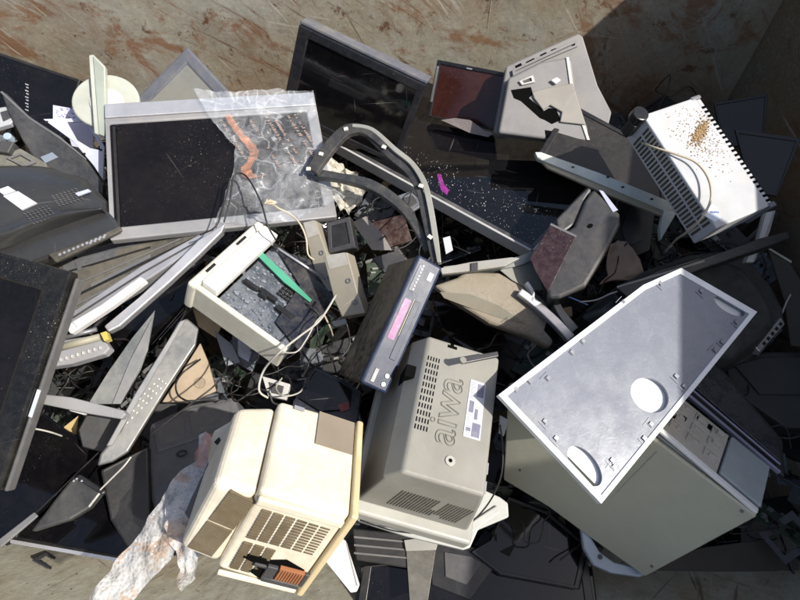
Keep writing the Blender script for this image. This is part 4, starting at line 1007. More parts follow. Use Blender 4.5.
T = planar('silver_frame_bar', (120, 300), (200, 245), .76, (.2, -.3, 1), .03, 'broad silver display frame bar curving down from the torn plastic bag', 'frame bar')
T.pris('bar', [(104, 326), (140, 296), (176, 262), (198, 240), (226, 222), (222, 232), (200, 254), (170, 282), (120, 326), (108, 332)], 0, .03, SIL, .004, seg=3)
T = planar('blue_edge_bar', (90, 240), (180, 230), .70, (0, -.3, 1), .03, 'narrow lilac silver edge bar just below the wide framed monitor', 'frame bar')
T.pris('bar', [(76, 254), (120, 240), (215, 222), (220, 228), (130, 248), (78, 264)], 0, .03, plastic('lilac silver', (.30, .32, .42), .3, .35, (.3, .3, .3), .3, metal=.3), .004)

for pts, mt, z, lbl, nm in (([(100, 330), (206, 258), (196, 300), (150, 352), (118, 372)], SCR, .62, 'glossy black flat shell showing below the broad silver display frame bar', 'flat_shell'),
      ([(60, 262), (120, 246), (212, 226), (206, 230), (124, 254), (64, 276)], plastic('dull slate shell', (.07, .075, .085), .22, .4, (.2, .19, .17), .4, scratch=.8, scratchcol=(.3, .3, .3)), .735, 'slate grey curved shell edge just above the streaky silver edged monitor', 'shell_edge'),
      ([(64, 326), (100, 305), (140, 276), (146, 280), (112, 306), (70, 334)], plastic('bright rail', (.60, .60, .60), .25, .25), .77, 'short bright white rail on the lower edge of the streaky silver edged monitor', 'rail')):
    T = planar(nm, pts[0], pts[2], z, (.05, -.3, 1), .03, lbl, nm.replace('_', ' '))
    T.pris('cover', pts, 0, .026, mt, .005, seg=3); c0 = (sum(p[0] for p in pts) / len(pts), sum(p[1] for p in pts) / len(pts))
    T.pris('inset', [(c0[0] + (x - c0[0]) * .8, c0[1] + (y - c0[1]) * .8) for x, y in pts], .0262, .029, mt, .002)
# roller unit
T = planar('roller_unit', (70, 350), (108, 345), .74, (0, -.25, 1), .05, 'curved grey printer roller unit with a yellow tab, beside the large television rim', 'printer unit')
T.pris('cradle', [(50, 352), (62, 340), (100, 334), (110, 348), (104, 354), (70, 364), (42, 368)], 0, .03, plastic('violet grey cradle', (.27, .28, .31), .4, .4), .004)
T.tube('roller', [(*T.q(50, 350, .04), .04), (*T.q(100, 337, .04), .04)], .009, plastic('olive roller', (.26, .25, .19), .4, .5), sm=False, n=14)
T.tube('roller', [(*T.q(55, 341, .03), .036), (*T.q(98, 330, .03), .036)], .006, SILD, sm=False, n=12)
T.pris('yellow_tab', [(100, 333), (106, 331), (109, 339), (104, 341)], .0302, .05, plastic('yellow tab', (.55, .45, .10), .4, .3), .001)
L = [T.q(56 + k * 5.6, 362 - k * 1.7, .03) for k in range(9)]
bm = bmesh.new()
for a in L: add_box(bm, a[0] - .002, a[0] + .002, a[1] - .004, a[1] + .004, .0302, .036)
link('fins', bm, SHELL, T.e)

# ventilated strip and translucent sheets
T = planar('vented_strip', (150, 390), (190, 320), .72, (.35, -.3, .9), .04, 'long dark silver ventilated strip with embossed dots, pointing down to the lower left', 'casing strip')
T.pris('body', [(178, 322), (187, 318), (199, 328), (196, 345), (165, 392), (128, 452), (112, 462), (97, 466), (100, 454), (120, 430), (146, 380)], 0, .036, plastic('pewter plastic', (.10, .105, .108), .3, .4, (.22, .2, .16), .3, metal=.3), .005, seg=3)
T.pris('ridge', [(180, 321), (186, 319), (140, 398), (112, 446), (106, 446), (136, 392)], .0362, .042, SILD, .002)
bm = bmesh.new()
for k in range(9):
    for j in range(3):
        a = T.q(159 - k * 4.8 + j * 3.4, 385 + k * 4.9 + j * 2.2 - 6); add_prism(bm, circle(*a, .0026, .0018, 8), .0362, .039)
link('dots', bm, SHELL, T.e)
T = planar('clear_visor', (110, 380), (140, 330), .68, (.3, -.3, .9), .02, 'smoky translucent plastic visor left of the ventilated strip', 'visor')
T.pris('sheet', [(155, 310), (148, 350), (140, 372), (122, 404), (88, 404), (108, 372), (132, 338)], 0, .006, plastic('smoky visor', (.10, .11, .115), .15, .5, (.25, .24, .21), .3), .001)
T.pris('fold', [(152, 318), (148, 350), (122, 404), (112, 404), (130, 360)], .0062, .012, SILD, .001)
T.pris('stalk', [(86, 415), (124, 412), (120, 440), (104, 453), (82, 447), (78, 430)], -.04, .0, BLK2, .003)
T = planar('grey_bar', (50, 395), (120, 412), .78, (0, -.3, 1), .025, 'narrow grey plastic bar sticking out from under the large television rim', 'bar')
T.pris('bar', [(32, 393), (70, 397), (122, 410), (126, 414), (121, 419), (90, 414), (32, 402)], 0, .025, MGRY and plastic('cool grey bar', (.24, .24, .245), .4, .3, (.2, .18, .15), .2), .003)
T.pris('end_tab', [(68, 409), (86, 413), (84, 415), (70, 411)], -.01, .0, SHELL, .001)
T = planar('tan_board', (200, 375), (215, 390), .55, (.1, -.3, 1), .015, 'tan board piece with a round embossed emblem right of the ventilated strip', 'board')
T.pris('board', [(200, 343), (208, 362), (216, 391), (190, 402), (162, 402), (178, 378)], 0, .015, TAN, .002)
em = T.q(200, 383); T.ring('emblem', circle(*em, .016, n=24), circle(*em, .0125, n=24), .0152, .0165, plastic('emblem brown', (.20, .15, .1), .6, .3), 0)
bm = bmesh.new()
for k in range(5):
    add_box(bm, em[0] - .009, em[0] + .009, em[1] - .008 + k * .004, em[1] - .0065 + k * .004, .0152, .0163)
link('emblem_mark', bm, MATS['emblem brown'], T.e)
T = planar('yellow_card', (70, 430), (80, 420), .55, (0, -.3, 1), .006, 'small torn yellow brown card at the lower left', 'card')
T.pris('sheet', [(55, 434), (78, 416), (74, 444), (62, 440)], 0, .004, plastic('ochre card', (.5, .36, .14), .7, .3), 0)

# ---- grey loudspeaker
T = planar('loudspeaker', (190, 430), (236, 420), .60, (-.05, -.12, 1), .22, 'dark grey loudspeaker box with a recessed panel, left of the beige tube monitor', 'loudspeaker')
T.pris('cabinet', [(149, 424), (190, 404), (234, 396), (242, 420), (240, 440), (238, 530), (160, 530), (150, 500), (147, 452)], 0, .10, plastic('granite grey plastic', (.10, .10, .108), .38, .35, (.18, .165, .14), .6), .012, seg=4)
T.pris('top_plate', [(152, 426), (190, 408), (232, 400), (238, 430), (200, 438), (157, 452)], .1002, .107, plastic('granite grey plastic', (.07, .07, .076)), .004, seg=3)
gl = T.pris('recess', [(156, 430), (184, 414), (186, 436), (160, 446)], .1072, .109, plastic('stone panel', (.095, .095, .10), .4, .4, (.2, .18, .15), .6), .003)
T.pris('recess', [(189, 413), (228, 403), (231, 424), (192, 434)], .1072, .109, plastic('stone panel', (.095, .095, .10)), .003)
T.ring('dial', circle(*T.q(165, 444), .015, .009, 20), circle(*T.q(165, 444), .010, .005, 20), .1092, .112, BLK, .001)

# ---- lower left black televisions
T = planar('low_television', (60, 510), (140, 500), .46, (.05, -.1, 1), .05, 'black glossy flat television low in the bottom left corner with a silver lower edge', 'television')
q = T.qs([(12, 541), (125, 562), (160, 460), (50, 440)])
screen_unit(T, q, (.03, .03, .05, .03), BLK, SCR, BLK2)
T.pris('lower_edge', [(10, 539), (124, 559), (124, 563), (10, 543)], .0502, .055, SIL, .001)
T = planar('black_flat_panel', (40, 470), (90, 450), .58, (.1, -.2, 1), .03, 'black flat panel with light grey lower edge, above the silver edged television at bottom left', 'flat panel')
T.pris('panel', [(-30, 545), (-30, 450), (40, 412), (100, 452), (40, 510), (0, 541)], 0, .026, SCR, .003)
T.pris('edge', [(-2, 540), (34, 512), (38, 516), (0, 548)], .0262, .034, SILD, .002)
T = planar('stand_base', (120, 500), (150, 480), .60, (.2, -.2, 1), .05, 'black plastic monitor foot with tiny screws lying on the silver edged television', 'monitor foot')
T.pris('foot', [(72, 478), (78, 473), (104, 490), (90, 508), (70, 520), (30, 532), (58, 495)], 0, .03, plastic('semi gloss black', (.018, .018, .02), .25, .3, (.1, .1, .09), .3), .006)
T.pris('neck', [(74, 478), (80, 474), (106, 491), (102, 495)], .0302, .05, BLK, .003)
bm = bmesh.new()
for p in ((77, 479), (82, 481), (74, 481)): add_prism(bm, circle(*T.q(*p), .0025, n=8), .0502, .052)
link('screws', bm, SIL, T.e)
T = planar('dark_casing', (120, 480), (150, 440), .50, (.2, -.2, 1), .04, 'plain matt black casing half wedged under the grey loudspeaker', 'casing')
T.pris('casing', [(100, 470), (148, 446), (150, 530), (132, 556), (110, 520)], -.06, .04, BLK2, .006)
T.pris('seam', [(104, 470), (147, 448), (147, 449.5), (104, 472)], .0402, .042, DGRY, 0)

# ---- bottom centre glossy black panels
for pts, z, lbl in (([(352, 528), (408, 534), (430, 545), (420, 570), (356, 560)], .40, 'black grooved plastic strip under the grey tube television'),
                    ([(360, 566), (420, 560), (520, 540), (590, 548), (600, 620), (352, 620)], .33, 'glossy black television screen lying at the bottom centre edge'),
                    ([(470, 552), (490, 540), (508, 495), (548, 510), (590, 545), (580, 590), (500, 575)], .37, 'scuffed black glossy casing between the cream computer case and the grey television base')):
    T = planar('black_casing' if 'casing' in lbl else 'display_unit' if 'screen' in lbl else 'grooved_strip', pts[0], pts[2], z, (0, -.12, 1), .03, lbl, 'panel' if 'screen' not in lbl else 'television screen')
    T.pris('plate', pts, 0, .024, SCR if 'strip' not in lbl else BLK2, .004)
    c0 = (sum(p[0] for p in pts) / len(pts), sum(p[1] for p in pts) / len(pts))
    if 'strip' in lbl:
        for k in range(3): T.pris('groove', [(354, 536 + k * 8), (416, 542 + k * 8), (416, 543.5 + k * 8), (354, 538 + k * 8)], .0242, .027, GRY, 0)
    else:
        T.ring('border', T.qs([(c0[0] + (x - c0[0]) * .97, c0[1] + (y - c0[1]) * .97) for x, y in pts]), T.qs([(c0[0] + (x - c0[0]) * .90, c0[1] + (y - c0[1]) * .90) for x, y in pts]), .0242, .028, BLK, .001)
T = planar('tape_roll', (420, 575), (430, 560), .40, (0, -.1, 1), .02, 'grey smoky plastic strap on the glossy screen at the bottom centre', 'strap')
T.pris('strap', [(406, 548), (436, 548), (428, 600), (410, 606)], 0, .006, plastic('smoky strap', (.10, .095, .085), .2, .5, (.2, .19, .16), .3), .001)
T.pris('fold', [(404, 540), (440, 536), (436, 550), (406, 551)], .0062, .012, MGRY, .001)
# white slab under the beige monitor
T = planar('white_slab', (345, 560), (352, 545), .50, (.3, -.35, 1), .03, 'thin white plastic slab poking out below the beige tube monitor', 'slab')
T.pris('slab', [(328, 545), (340, 537), (346, 541), (360, 585), (357, 592), (351, 593), (326, 562)], 0, .028, WHT, .003)
T.pris('seam', [(345.5, 543), (347, 543), (358, 586), (356, 586)], .0282, .029, GRY, 0)

# black box behind beige monitor
T = planar('black_box', (320, 390), (355, 405), .62, (.1, -.25, 1), .10, 'black glossy box with a red mark between the beige tube monitor and disc player', 'box')
T.pris('case', [(292, 404), (314, 366), (340, 378), (362, 392), (358, 425), (330, 430), (296, 425)], 0, .09, plastic('ink blue black', (.014, .015, .024), .25, .3, (.1, .1, .1), .6), .004)
T.pris('lid', [(298, 398), (315, 370), (338, 381), (352, 390), (350, 410), (320, 412)], .0902, .10, SCR, .003)
T.pris('red_mark', [(338, 405), (348, 402), (350, 409), (341, 412)], .1002, .101, plastic('dim red', (.2, .02, .02), .4, .3), 0)
# side bulge of the beige set's neighbour: beige cover left of it
T = planar('beige_cover', (220, 430), (240, 420), .76, (-.2, -.2, 1), .05, 'small beige angular cover with two dark marks, left of the beige tube monitor', 'cover')
T.pris('cover', [(206, 445), (214, 430), (240, 415), (252, 410), (236, 440), (222, 470), (208, 474)], 0, .05, BEI, .006)
T.pris('arrow_mark', [(214, 442), (219, 437), (221, 441), (217, 445)], .0502, .051, BLK, 0); T.pris('arrow_mark', [(221, 441), (226, 438), (226, 441), (222, 443)], .0502, .051, BLK, 0)

# ---- metal power units in the middle
for pts, flank, z, lbl in (([(302, 223), (315, 220), (330, 262), (338, 291), (322, 292), (312, 262)], [(300, 222), (302, 223), (322, 292), (318, 290)], .76, 'narrow pale metal box with a beige cable, nearest the open printer'),
                    ([(323, 256), (347, 252), (357, 290), (365, 313), (342, 317), (334, 300)], [(347, 252), (352, 250), (370, 308), (365, 313)], .80, 'dusty beige metal power unit with two screw dimples, left of the disc player')):
    T = planar('power_unit', pts[0], pts[1], z, (-.3, -.45, .85), .06, lbl, 'power unit')
    T.pris('case', pts, .0, .055, plastic('drab metal case', (.30, .275, .22), .45, .45, (.25, .21, .15), .2, metal=.2), .003)
    T.pris('cover', [lerp2(pts[0], pts[3], .03), lerp2(pts[1], pts[3], .03), lerp2(pts[1], pts[3], .97), lerp2(pts[0], pts[3], .97)][:3], .0552, .0565, MGRY, 0) if 0 else None
    T.pris('label', [lerp2(pts[0], pts[1], .1), lerp2(pts[0], pts[1], .9), lerp2(lerp2(pts[0], pts[1], .9), pts[3], .2), lerp2(lerp2(pts[0], pts[1], .1), pts[4], .22)], .0552, .0562, plastic('peeling grey film', (.38, .37, .34), .5, .6, (.2, .18, .14), .3), 0)
    for t_ in (.45, .8):
        c0 = T.q(*lerp2(lerp2(pts[0], pts[1], .7), lerp2(pts[4], pts[3], .7), t_)); T.ring('dimple', circle(*c0, .007, n=16), circle(*c0, .004, n=16), .0552, .058, SILD, .0005)
T = planar('dark_duct', (335, 240), (350, 236), .74, (-.2, -.4, .9), .04, 'dark square plastic duct above the beige metal power unit', 'duct')
T.pris('body', [(326, 222), (350, 216), (356, 248), (328, 254)], 0, .036, BLK2, .003); T.ring('rim', T.qs([(327, 223), (349, 217), (355, 247), (329, 253)]), T.qs([(331, 226), (346, 222), (350, 243), (332, 248)]), .0362, .04, DGRY, .001)

# ---- arched black frame with white squares
def strap(T, name, path, widths, z0, z1, mat, bev=.002, k=5):
    pts = smooth_path([(p[0], p[1], 0) for p in path], k); n = len(pts); L_, R_ = [], []
    for i, p in enumerate(pts):
        d = (pts[min(i + 1, n - 1)] - pts[max(i - 1, 0)]).normalized(); nn = Vector((-d.y, d.x, 0))
        w_ = np.interp(i / (n - 1), np.linspace(0, 1, len(widths)), widths) / 2
        L_.append((p.x + nn.x * w_, p.y + nn.y * w_)); R_.append((p.x - nn.x * w_, p.y - nn.y * w_))
    a = T.qs(L_, z1); b_ = T.qs(R_, z1); bm = bmesh.new()
    vs_ = [[bm.verts.new((*q_, z)) for q_ in pp] for pp, z in ((a, z0), (a, z1), (b_, z1), (b_, z0))]
    for i in range(n - 1):
        for j in range(4): bm.faces.new((vs_[j][i], vs_[(j + 1) % 4][i], vs_[(j + 1) % 4][i + 1], vs_[j][i + 1]))
    for i in (0, n - 1): bm.faces.new([vs_[j][i] for j in range(4)])
    return link(name, bm, mat, T.e, bev)
T = planar('arched_frame', (360, 140), (430, 200), .88, (-.15, -.25, 1), .02, 'arched black and silver frame with small white foam squares before the largest television', 'frame')
strap(T, 'arch_dark', [(312, 170), (322, 155), (340, 134), (352, 128), (366, 130), (385, 145)], (11, 12, 11, 10, 8, 7), 0, .018, plastic('dim frame', (.03, .03, .033), .35, .4, (.16, .15, .12), .4))
strap(T, 'arch_silver', [(352, 125), (372, 129), (395, 149), (412, 163), (424, 182), (430, 205), (435, 235), (439, 262)], (3, 4, 5, 5, 6, 6, 6, 4), 0, .02, plastic('brushed olive silver', (.30, .30, .27), .25, .3, (.3, .27, .2), .3, metal=.1))
strap(T, 'arch_inner', [(366, 133), (392, 156), (410, 172), (420, 192), (425, 215), (430, 240), (434, 262)], (5, 8, 8, 7, 8, 7, 5), 0, .010, plastic('dim frame', (.03, .03, .033)))
strap(T, 'lower_rail', [(314, 172), (340, 176), (368, 183), (392, 197), (412, 218), (428, 250)], (8, 7, 10, 10, 9, 7), -.03, -.005, plastic('slate rail', (.035, .038, .042), .3, .4, (.2, .18, .14), .3), .003)
for p in ((346, 129), (321, 154), (308.5, 169), (384, 147), (421, 186), (430, 237)):
    bm = bmesh.new(); add_box(bm, -.006, .006, -.005, .005, .018, .0225, Matrix.Translation((*T.q(*p), 0)) @ Matrix.Rotation(random.uniform(0, 1), 4, 'Z'))
    link('foam_square', bm, plastic('pale foam', (.66, .64, .56), .7, .2, scratch=0), T.e)
T = planar('white_tag', (447, 243), (452, 252), .66, (0, -.3, 1), .004, 'small white plastic tag at the lower end of the arched frame', 'tag')
T.pris('tag', [(443, 238), (450, 236), (453, 250), (446, 254)], 0, .004, WLAB, 0)

# ---- cracked dusty tube front with clear frame
T = planar('cracked_shell', (500, 300), (545, 330), .70, (.1, -.35, 1), .05, 'crazed mud coated shell with silver frame pieces, right of the disc player', 'broken casing')
bm = bmesh.new()
o_ = [(434, 284), (458, 276), (466, 270), (500, 271), (530, 284), (548, 300), (560, 330), (552, 348), (530, 336), (490, 322), (455, 300)]
add_prism(bm, T.qs(o_), 0, .04); link('coated_shell', bm, DUSTY, T.e, .012, 3)
T.pris('bare_patch', [(440, 292), (470, 294), (500, 306), (526, 324), (500, 318), (465, 306), (444, 298)], .0402, .0415, plastic('olive drab', (.12, .12, .09), .6, .5, (.25, .2, .14)), 0)
T.pris('shadow_slit', [(548, 318), (560, 336), (556, 344), (544, 330)], .0402, .041, VOID, 0)
strap(T, 'clear_frame', [(444, 270), (480, 266), (515, 262), (540, 253), (545, 262), (549, 285), (560, 310), (575, 330)], (7, 8, 9, 8, 6, 5, 7, 9), .02, .055, CLEARG, .003)
T.pris('mesh_panel', [(500, 270), (536, 258), (543, 290), (530, 290), (512, 280)], .0415, .046, plastic('sage mesh', (.16, .17, .15), .4, .5, (.25, .22, .17), .6), .001)
strap(T, 'silver_rail', [(520, 291), (535, 302), (555, 320), (572, 338)], (7, 8, 9, 9), .042, .066, SIL, .003)
strap(T, 'silver_rail', [(527, 282), (533, 292), (532, 302)], (3, 3, 3), .042, .066, WHT, .001)
T = planar('flat_bar', (470, 262), (500, 262), .76, (0, -.3, 1), .015, 'dusty beige grey flat bar from the arched frame to the cracked shell', 'bar')
T.pris('bar', [(440, 268), (470, 262), (512, 257), (520, 258), (505, 266), (470, 271), (442, 274)], 0, .015, MGRY, .002)
T.pris('joint', [(471, 263), (478, 262), (478, 270), (471, 271)], .0152, .02, DGRY, .001)
T = planar('tan_chip', (573, 313), (580, 310), .56, (0, -.3, 1), .015, 'small tan foam chip in the dark gap beside the cracked shell', 'foam chip')
T.pris('chip', [(560, 308), (572, 306), (573, 316), (564, 318), (556, 314)], 0, .014, WOODY, .003)
# crumpled tan sheet on the right of the wedge
def crumple(name, rows, z, n, mat, amp, label, cat, seed, lift=0, sub=5, kind=None, thick=.0, freq=18):
    "sheet through rows of sighted points, with folds"
    nn = Vector(n).normalized(); A = P(*rows[0][0], z)
    def on(p):
        r = ray(*p); return CAM + r * ((A - CAM).dot(nn) / r.dot(nn))
    m_, k_ = len(rows), len(rows[0]); g = []
    for i in range((m_ - 1) * sub + 1):
        row = []
        for j in range((k_ - 1) * sub + 1):
            a, b_ = min(i // sub, m_ - 2), min(j // sub, k_ - 2); u, v = i / sub - a, j / sub - b_
            p = lerp2(lerp2(rows[a][b_], rows[a][b_ + 1], v), lerp2(rows[a + 1][b_], rows[a + 1][b_ + 1], v), u)
            w3 = on(p); s3 = Vector((seed, seed * 2, 0))
            h = (abs(mnoise.noise(w3 * freq + s3)) * 1.6 + mnoise.noise(w3 * freq * .4 + s3) * 1.3 + .5 * mnoise.noise(w3 * freq * 3 + s3)) * amp
            jt = Vector((mnoise.noise(w3 * freq + s3 + Vector((9, 0, 0))), mnoise.noise(w3 * freq + s3 + Vector((0, 9, 0))), 0)) * amp * .7
            row.append(w3 + nn * (h + lift) + jt)
        g.append(row)
    bm = bmesh.new(); V = [[bm.verts.new(p - g[0][0]) for p in r_] for r_ in g]
    for i in range(len(V) - 1):
        for j in range(len(V[0]) - 1): bm.faces.new((V[i][j], V[i][j + 1], V[i + 1][j + 1], V[i + 1][j]))
    o = link(name, bm, mat, None, 0, smooth=True, recalc=True); o.location = g[0][0]
    if thick:
        s_ = o.modifiers.new('t', 'SOLIDIFY'); s_.thickness = thick
    if label: tag(o, label, cat, kind=kind)
    return o
crumple('crumpled_bag', [[(610, 246), (618, 240), (626, 244)], [(606, 262), (622, 256), (638, 262)], [(608, 276), (624, 274), (642, 274)], [(600, 284), (620, 280), (634, 280)]], .60, (0, -.3, 1), plastic('salmon tan film', (.42, .30, .22), .5, .3, (.3, .22, .15), 0, scratch=0), .018, 'crumpled tan paper bag in the gap right of the grey wedge shaped monitor', 'bag', 4, thick=.001)
crumple('torn_paper', [[(124, 0), (125, 0)], [(124, 1), (125, 1)]], .6, (0, 0, 1), WLAB, 0, None, None, 1) if 0 else None
# torn plastic bag with orange print over the wide framed monitor
WMn = Vector([POSE['white_monitor'][0][i][2] for i in range(3)])
def z_at(px, py, M, w_):
    o = M.inverted() @ CAM; d = M.inverted().to_3x3() @ ray(px, py); return (CAM + ray(px, py) * ((w_ - o.z) / d.z)).z
ZB = z_at(195, 93, WMM, WMD + .016)
bag = crumple('plastic_bag', [[(195, 93), (235, 92), (275, 90), (312, 91)], [(214, 124), (250, 122), (285, 124), (318, 126)], [(236, 150), (262, 152), (292, 156), (326, 156)], [(228, 188), (258, 190), (294, 190), (334, 186)], [(214, 222), (250, 224), (296, 220), (346, 196)]],
        ZB, WMn, film('clear bag film', alpha=.07), .011, 'torn clear plastic bag with orange print draped over the wide framed monitor', 'plastic bag', 2, sub=14, freq=26)
def on_plane(p, z0px, z, n):
    nn = Vector(n).normalized(); A = P(*z0px, z); r = ray(*p); return CAM + r * ((A - CAM).dot(nn) / r.dot(nn))
bagpt = lambda p: on_plane(p, (195, 93), ZB, WMn) + WMn.normalized() * .016
OR = film('orange print', (.66, .30, .18), .26)
bm = bmesh.new(); path = [(228, 118), (238, 134), (252, 150), (254, 160), (246, 172), (252, 180), (266, 178)]; wd = [5, 7, 8, 9, 10, 12, 8]
prev = None
for i, p in enumerate(smooth_path([(a, b_, 0) for a, b_ in path], 4)):
    w_ = np.interp(i / 24, np.linspace(0, 1, 7), wd) / 2 + random.uniform(-.7, .7); a = bm.verts.new(bagpt((p.x - w_, p.y + w_ * .3)) - bag.location + Vector((0, 0, random.uniform(-.003, .003)))); b_ = bm.verts.new(bagpt((p.x + w_, p.y - w_ * .3)) - bag.location + Vector((0, 0, random.uniform(-.003, .003))))
    if prev: bm.faces.new((prev[0], prev[1], b_, a))
    prev = (a, b_)
o = link('orange_stripe', bm, OR, bag)
bm = bmesh.new(); rs = random.Random(8)
for c_ in range(9):
    for k in range(34):
        if rs.random() < .45 or c_ in (3, 6): continue
        x0, y0 = 220 + c_ * 7.5 + k * .9 + (14 if c_ > 1 else 0), 122 + k * 1.45 - (4 if c_ > 3 else 0) 
        if c_ in (1,): continue
        q_ = [bagpt(p) - bag.location for p in ((x0, y0), (x0 + rs.uniform(1, 3.4), y0 - .5), (x0 + rs.uniform(1, 3.4), y0 + .2), (x0 + .3, y0 + .6))]
        vv = [bm.verts.new(p) for p in q_]; bm.faces.new(vv)
link('lettering', bm, plastic('faded orange print', (.42, .27, .20), .5, .3, scratch=0), bag)
# milky crumple at its right end
crumple('film_wad', [[(318, 150), (336, 158), (352, 172)], [(324, 176), (342, 184), (366, 190)], [(332, 196), (346, 204), (362, 200)], [(338, 212), (350, 214), (356, 210)]], .78, (0, -.3, 1), film('milky film', (.62, .58, .48), .6), .022, 'wad of yellowish crumpled film below the arched frame', 'film', 6, sub=10, freq=34)

# bubble wrap
BW = film('bubble film', (.66, .66, .65), .27, bubbles=True, printed=(.62, .48, .38))
bw = crumple('bubble_wrap', [[(200, 436), (206, 432), (212, 438)], [(196, 462), (203, 458), (210, 462)], [(176, 480), (190, 476), (206, 478)], [(162, 502), (176, 504), (192, 506)], [(144, 526), (162, 532), (184, 530)], [(120, 556), (142, 560), (172, 556)], [(98, 584), (120, 592), (142, 590)], [(80, 612), (100, 622), (120, 616)]],
        .74, (-.1, -.25, 1), BW, .015, 'twisted white bubble wrap with orange tint hanging left of the beige tube monitor', 'bubble wrap', 3, sub=9, freq=15)
b2 = crumple('loose_end', [[(166, 508), (176, 506), (188, 514)], [(172, 530), (182, 530), (194, 536)], [(178, 552), (186, 552), (198, 558)], [(178, 580), (188, 588), (196, 576)]], .72, (-.1, -.25, 1), BW, .018, None, None, 8, sub=8, freq=24)
b2.parent = bw; b2.location = b2.location - bw.location
crumple('orange_foam', [[(206, 432), (212, 436)], [(200, 448), (209, 452)], [(194, 466), (206, 470)]], .765, (-.1, -.2, 1), OR, .012, 'crinkled orange plastic strip at the top of the bubble wrap', 'plastic strip', 5, sub=7, freq=40, thick=.002)

# ---- shaded boxes at the right edge
T = planar('shaded_crate', (760, 370), (800, 372), .40, (-.1, -.2, 1), .16, 'large dark box in the shade at the right edge below the chrome name plate', 'box')
T.pris('body', [(722, 360), (760, 352), (830, 350), (830, 430), (786, 428), (735, 392)], 0, .15, plastic('shaded charcoal', (.035, .034, .032), .5, .4, (.1, .09, .07), .3), .008)
T.pris('lid', [(735, 365), (762, 357), (830, 356), (830, 395), (760, 394)], .1502, .16, plastic('shaded charcoal', (.035, .034, .032)), .004)
T = planar('leaning_board', (775, 280), (800, 300), .50, (-.5, -.2, .8), .02, 'dark brown flat board leaning on the side wall at the right edge', 'board')
T.pris('board', [(768, 250), (790, 262), (830, 330), (830, 352), (790, 345), (784, 300)], 0, .02, plastic('umber board', (.045, .035, .025), .6, .4, (.1, .07, .04), .2), .003)
T.pris('edge', [(768, 249), (770, 248), (792, 261), (791, 263)], .0202, .024, BEI2, 0)

# ---- cables that can be told apart
def cable(pts, r, mat, label, k=8):
    w3 = [P(*p) for p in pts]; bm = bmesh.new(); add_tube(bm, smooth_path([p - w3[0] for p in w3], k), r * .72, 8)
    o = link('cable', bm, mat, None, 0, smooth=True); o.location = w3[0]
    return tag(o, label, 'cable')
cable([(636, 140, .93), (650, 146, .985), (672, 153, .995), (695, 162, .99), (708, 178, .98), (711, 198, .97), (703, 216, .96), (690, 230, .90), (676, 240, .80), (665, 252, .70)], .0042, CBEI, 'beige cable curving over the top of the white heater')
cable([(268, 398, .70), (259, 390, .72), (264, 370, .74), (280, 352, .80), (300, 336, .80), (320, 320, .80), (336, 295, .78)], .0038, CWHT, 'grey white cable arching across the open printer corner')
cable([(224, 222, .82), (230, 200, .84), (234, 176, .86), (246, 176, .86), (260, 200, .86), (268, 226, .84), (276, 240, .80)], .0035, CBLK, 'black cable looping over the plastic bag')
cable([(200, 235, .82), (216, 226, .84), (224, 205, .85), (230, 178, .86)], .003, CBLK, 'black cable coming down the left edge of the plastic bag')
cable([(500, 425, .80), (503, 450, .76), (500, 480, .72), (485, 508, .66), (462, 528, .60), (430, 533, .56), (395, 531, .56), (360, 520, .56)], .0026, CBLK, 'thin black cable hanging along the right side of the grey tube television')
cable([(580, 302, .74), (596, 300, .74), (610, 294, .76), (622, 290, .78)], .003, CWHT, 'short white cable with a split end near the corner of the galvanised panel')
cable([(566, 296, .72), (574, 299, .73), (588, 305, .73)], .003, CBLU, 'short blue cable end near the corner of the galvanised panel')
cable([(270, 202, .86), (278, 208, .86), (290, 214, .84), (300, 224, .80), (306, 238, .78), (308, 254, .76), (314, 260, .74)], .0035, CBEI, 'beige cable with a bundled knot beside the narrow pale metal box')
cable([(150, 435, .66), (172, 418, .68), (196, 400, .70), (214, 386, .70), (225, 372, .68), (228, 358, .66)], .003, CBLK, 'black cable bowed above the grey loudspeaker')
cable([(186, 294, .68), (186, 310, .7), (180, 322, .74), (170, 340, .72)], .0035, CBLK, 'dark grey cable hanging from the left corner of the open printer')
cable([(280, 352, .76), (296, 352, .76), (306, 340, .76), (316, 322, .76), (324, 314, .74)], .0026, CWHT, 'thin white cable over the lower corner of the open printer')
cable([(100, 490, .62), (112, 478, .64), (124, 466, .66), (131, 457, .66)], .003, CWHT, 'straight pale grey cable in the dark lower left corner')
cable([(22, 428, .66), (36, 429, .66), (50, 432, .64), (62, 436, .60)], .003, CWHT, 'thin grey cable beside the ochre card at the lower left')
cable([(282, 378, .60), (276, 388, .62), (284, 396, .64), (300, 392, .62), (306, 380, .60)], .003, CWHT, 'looped grey cable with a plug beside the black glossy box')
cable([(452, 372, .60), (480, 378, .62), (500, 384, .62), (520, 390, .60)], .0028, CBLK, 'black cable in the gap above the grey tube television')
cable([(735, 404, .58), (760, 430, .60), (785, 438, .60), (800, 436, .60)], .003, CBLK, 'black cable beside the thin dark flat display')
rs = random.Random(21)
